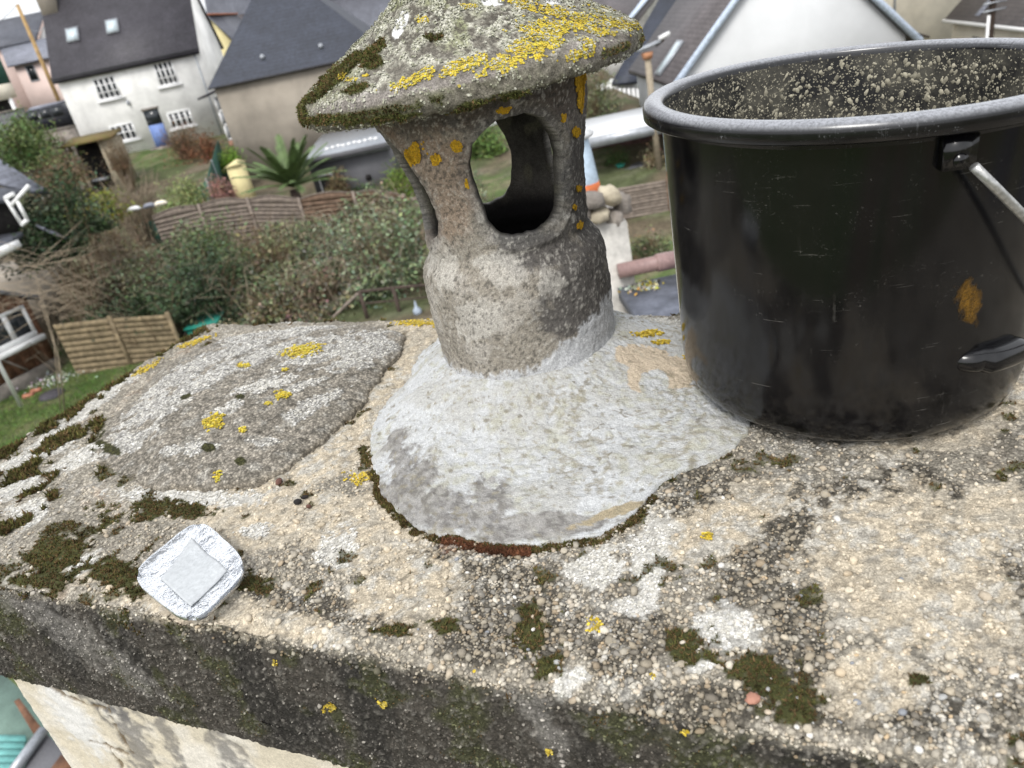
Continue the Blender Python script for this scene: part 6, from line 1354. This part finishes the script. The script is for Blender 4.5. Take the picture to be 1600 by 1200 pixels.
# dried mortar drops and runs on the inside
def splats(n, seed, hmin, hmax, r0_, r1_, runs=False):
    r = np.random.default_rng(seed)
    az = r.uniform(0, 2*np.pi, n); hh_ = hmin+(hmax-hmin)*r.random(n)**(1.35 if not runs else 1); rad = np.exp(r.uniform(np.log(r0_), np.log(r1_), n))
    c_ = bpt(rwall(hh_)-.0030, az, hh_); o_ = -(np.cos(az)[:, None]*BKu+np.sin(az)[:, None]*BKv); tg = np.cross(np.tile(BKa, (n, 1)), o_)
    el = r.uniform(2.5, 7, n) if runs else r.uniform(.8, 1.8, n); el = np.where(rad > .0012, el, 1.0) if not runs else el
    sh = r.normal(size=n)*.25
    k = 6; th_ = np.arange(k)*2*np.pi/k; wob = r.uniform(.75, 1.25, (n, k))
    ax = (BKa[None]+tg*sh[:, None])
    ring = c_[:, None]+(rad[:, None]*wob)[..., None]*(np.cos(th_)[None, :, None]*tg[:, None]+(np.sin(th_)[None, :]*el[:, None])[..., None]*ax[:, None])
    ring2 = c_[:, None]+((rad[:, None]*wob)*.6)[..., None]*(np.cos(th_)[None, :, None]*tg[:, None]+(np.sin(th_)[None, :]*el[:, None])[..., None]*ax[:, None])+o_[:, None]*(rad*.30)[:, None, None]
    cen_ = (c_+o_*(rad*.40)[:, None])[:, None]
    if r1_ < .001:                          # specks: a low cone is enough
        V_ = np.concatenate([ring, cen_], 1).reshape(-1, 3); F_ = (np.array([(j, (j+1) % k, k) for j in range(k)])[None]+(k+1)*np.arange(n)[:, None, None]).reshape(-1, 3)
        return V_, F_, np.repeat(np.array([[.30, .28, .215]])*r.uniform(.55, 1.3, (n, 1)), k+1, 0)
    V_ = np.concatenate([ring, ring2, cen_], 1).reshape(-1, 3); f = [(j, (j+1) % k, k+(j+1) % k) for j in range(k)]+[(j, k+(j+1) % k, k+j) for j in range(k)]+[(k+j, k+(j+1) % k, 2*k) for j in range(k)]
    F_ = (np.array(f)[None]+(2*k+1)*np.arange(n)[:, None, None]).reshape(-1, 3)
    cc = np.array([[.30, .28, .215]])*r.uniform(.55, 1.3, (n, 1)); return V_, F_, np.repeat(cc, 2*k+1, 0)
for nm, ar in (('mortar_specks', splats(30000, 1, .06, HB-.006, .00028, .0009)), ('mortar_drops', splats(7500, 2, .05, HB-.012, .0006, .0021)), ('mortar_runs', splats(2600, 3, .05, HB-.07, .0007, .0026, True))):
    o = objw(nm, ar[0], ar[1], M['mudspeck'], BR, ar[2], True); o['kind'] = 'stuff'

# ================================================================== clear pad with white square
def padmat():
    m, n, l, b_ = newmat('clear_crinkled_plastic'); b_.inputs['Base Color'].default_value = (.50, .54, .60, 1); b_.inputs['Roughness'].default_value = .22; b_.inputs['Transmission Weight'].default_value = .80; b_.inputs['IOR'].default_value = 1.35
    tc = n.new('ShaderNodeTexCoord'); v = n.new('ShaderNodeTexVoronoi'); v.feature = 'DISTANCE_TO_EDGE'; v.inputs['Scale'].default_value = 170; mp = n.new('ShaderNodeMapping'); mp.inputs['Scale'].default_value = (1, .38, 1)
    t = nz(n, l, 60, 4, .6); ad = n.new('ShaderNodeMix'); ad.data_type = 'VECTOR'; ad.inputs[0].default_value = .03
    l.new(tc.outputs['Object'], ad.inputs[4]); l.new(t.outputs['Color'], ad.inputs[5]); l.new(ad.outputs[1], mp.inputs[0]); l.new(mp.outputs[0], v.inputs['Vector'])
    bump(n, l, b_, v.outputs['Distance'], .5, .003); return m
PZc = ZS+.012
pc4 = [onz(u, v, PZc+dz) for (u, v, dz) in ((212, 900, .0), (312, 820, .003), (383, 889, .001), (301, 971, -.004))]
cenp = sum(pc4)/4
PR = thing('clear_plastic_pad', 'square clear crinkled plastic pad with a white centre lying on the slab edge', 'plastic pad', cenp)
n_ = 61; Uq, Vq = np.meshgrid(np.linspace(-1, 1, n_), np.linspace(-1, 1, n_))
def sq(U_, V_): # rounded square mapping
    return U_*np.sqrt(np.clip(1-.32*V_**4*np.abs(U_)**4-.05*V_**2, .2, 1)), V_*np.sqrt(np.clip(1-.32*U_**4*np.abs(V_)**4-.05*U_**2, .2, 1))
def padpt(U_, V_, lift):
    U2, V2 = sq(U_, V_); a_, b_ = (U2+1)/2, (V2+1)/2
    P_ = ((1-a_)*(1-b_))[..., None]*pc4[0]+(a_*(1-b_))[..., None]*pc4[1]+(a_*b_)[..., None]*pc4[2]+((1-a_)*b_)[..., None]*pc4[3]
    P_ = cenp+(P_-cenp)*1.16; P_[..., 2] += lift; return P_
Pq = padpt(Uq, Vq, 0).reshape(-1, 3); w1 = perlin(Pq*np.array([1, 2.2, 1]), 90, 2); w2 = np.abs(perlin(Pq, 160, 6)); w3 = perlin(Pq, 30, 8)
liftv = .0007*w1+.0009*w2+.0030*w3
rimm = sstep(.90, .99, np.maximum(np.abs(Uq), np.abs(Vq)).ravel())
Ptop = Pq.copy(); Ptop[:, 2] += liftv*(1-.6*rimm)+.0015*rimm+.001; Pbot = Pq.copy(); Pbot[:, 2] += .0030*w3-.0015
ii = np.arange((n_-1)*n_).reshape(n_-1, n_)[:, :-1].ravel(); Qt = np.stack([ii, ii+1, ii+n_+1, ii+n_], 1); N1 = n_*n_
bd = np.concatenate([np.arange(n_), np.arange(1, n_)*n_+n_-1, (n_-1)*n_+np.arange(n_-2, -1, -1), np.arange(n_-2, 0, -1)*n_]); bn = np.roll(bd, -1)
objw('plastic_sheet', np.concatenate([Ptop, Pbot]), np.concatenate([Qt, Qt[:, ::-1]+N1, np.stack([bd, bd+N1, bn+N1, bn], 1)]), padmat(), PR, None, True)
wcn = [onz(u, v, PZc+.002) for (u, v) in ((250, 903), (301, 844), (355, 891), (296, 943))]
n2 = 21; Ug, Vg = np.meshgrid(np.linspace(0, 1, n2), np.linspace(0, 1, n2)); Pk = (((1-Ug)*(1-Vg))[..., None]*wcn[0]+(Ug*(1-Vg))[..., None]*wcn[1]+(Ug*Vg)[..., None]*wcn[2]+((1-Ug)*Vg)[..., None]*wcn[3]).reshape(-1, 3)
_A = np.array([[p_[0], p_[1], 1] for p_ in pc4]); _co = np.linalg.lstsq(_A, np.array([p_[2] for p_ in pc4]), rcond=None)[0]
Pk[:, 2] = _co[0]*Pk[:, 0]+_co[1]*Pk[:, 1]+_co[2]; Pk[:, 2] += .0022+.0030*perlin(Pk, 30, 8)+.0004*perlin(Pk, 120, 4)
P2k = Pk.copy(); P2k[:, 2] -= .0008; ii = np.arange((n2-1)*n2).reshape(n2-1, n2)[:, :-1].ravel(); Qt = np.stack([ii, ii+1, ii+n2+1, ii+n2], 1); bd = np.concatenate([np.arange(n2), np.arange(1, n2)*n2+n2-1, (n2-1)*n2+np.arange(n2-2, -1, -1), np.arange(n2-2, 0, -1)*n2]); bn = np.roll(bd, -1)
objw('white_square', np.concatenate([Pk, P2k]), np.concatenate([Qt, Qt[:, ::-1]+n2*n2, np.stack([bd, bd+n2*n2, bn+n2*n2, bn], 1)]), plain('white_pad', (.43, .45, .465), .8, 200, .1, bs=.5, bd=.001, s2=400), PR, None, True)

# ------------------------------------------------------------------ small debris
def chip(name, label, cat, u, v, sz, mat, seed, h=.003):
    c_ = onz(u, v, ZS+.002); p = np.array([c_[0], c_[1], height_at(float(c_@E1v), float(c_@E2v))+h*.8])
    rt = thing(name, label, cat, p); rock(rt, 'piece', p, sz, mat, seed); return rt
chip('tile_chip', 'small salmon pink tile fragment in the moss near the front edge', 'tile fragment', 1177, 1097, (.0042, .0035, .0015), plain('salmon_tile', (.38, .19, .135), .7, 200, .2), 3, .004)
chip('dark_crumb', 'black twisted crumb lying between the mound and the pad', 'crumb', 466, 786, (.0038, .0026, .0022), M['dark'], 5)
chip('dark_crumb', 'tiny black crumb right beside the larger black crumb', 'crumb', 477, 778, (.0034, .0016, .0016), M['dark'], 6)
chip('rust_flake', 'reddish brown flake below the edge of the grey mound', 'flake', 436, 753, (.003, .005, .002), plain('rusty_flake', (.13, .065, .05), .9, 300, .4), 8)
chip('brown_crumb', 'tiny reddish crumb just right of the black crumbs', 'crumb', 482, 790, (.0022, .002, .0018), bpy.data.materials['rusty_flake'], 9)
print('objects', len(bpy.data.objects))
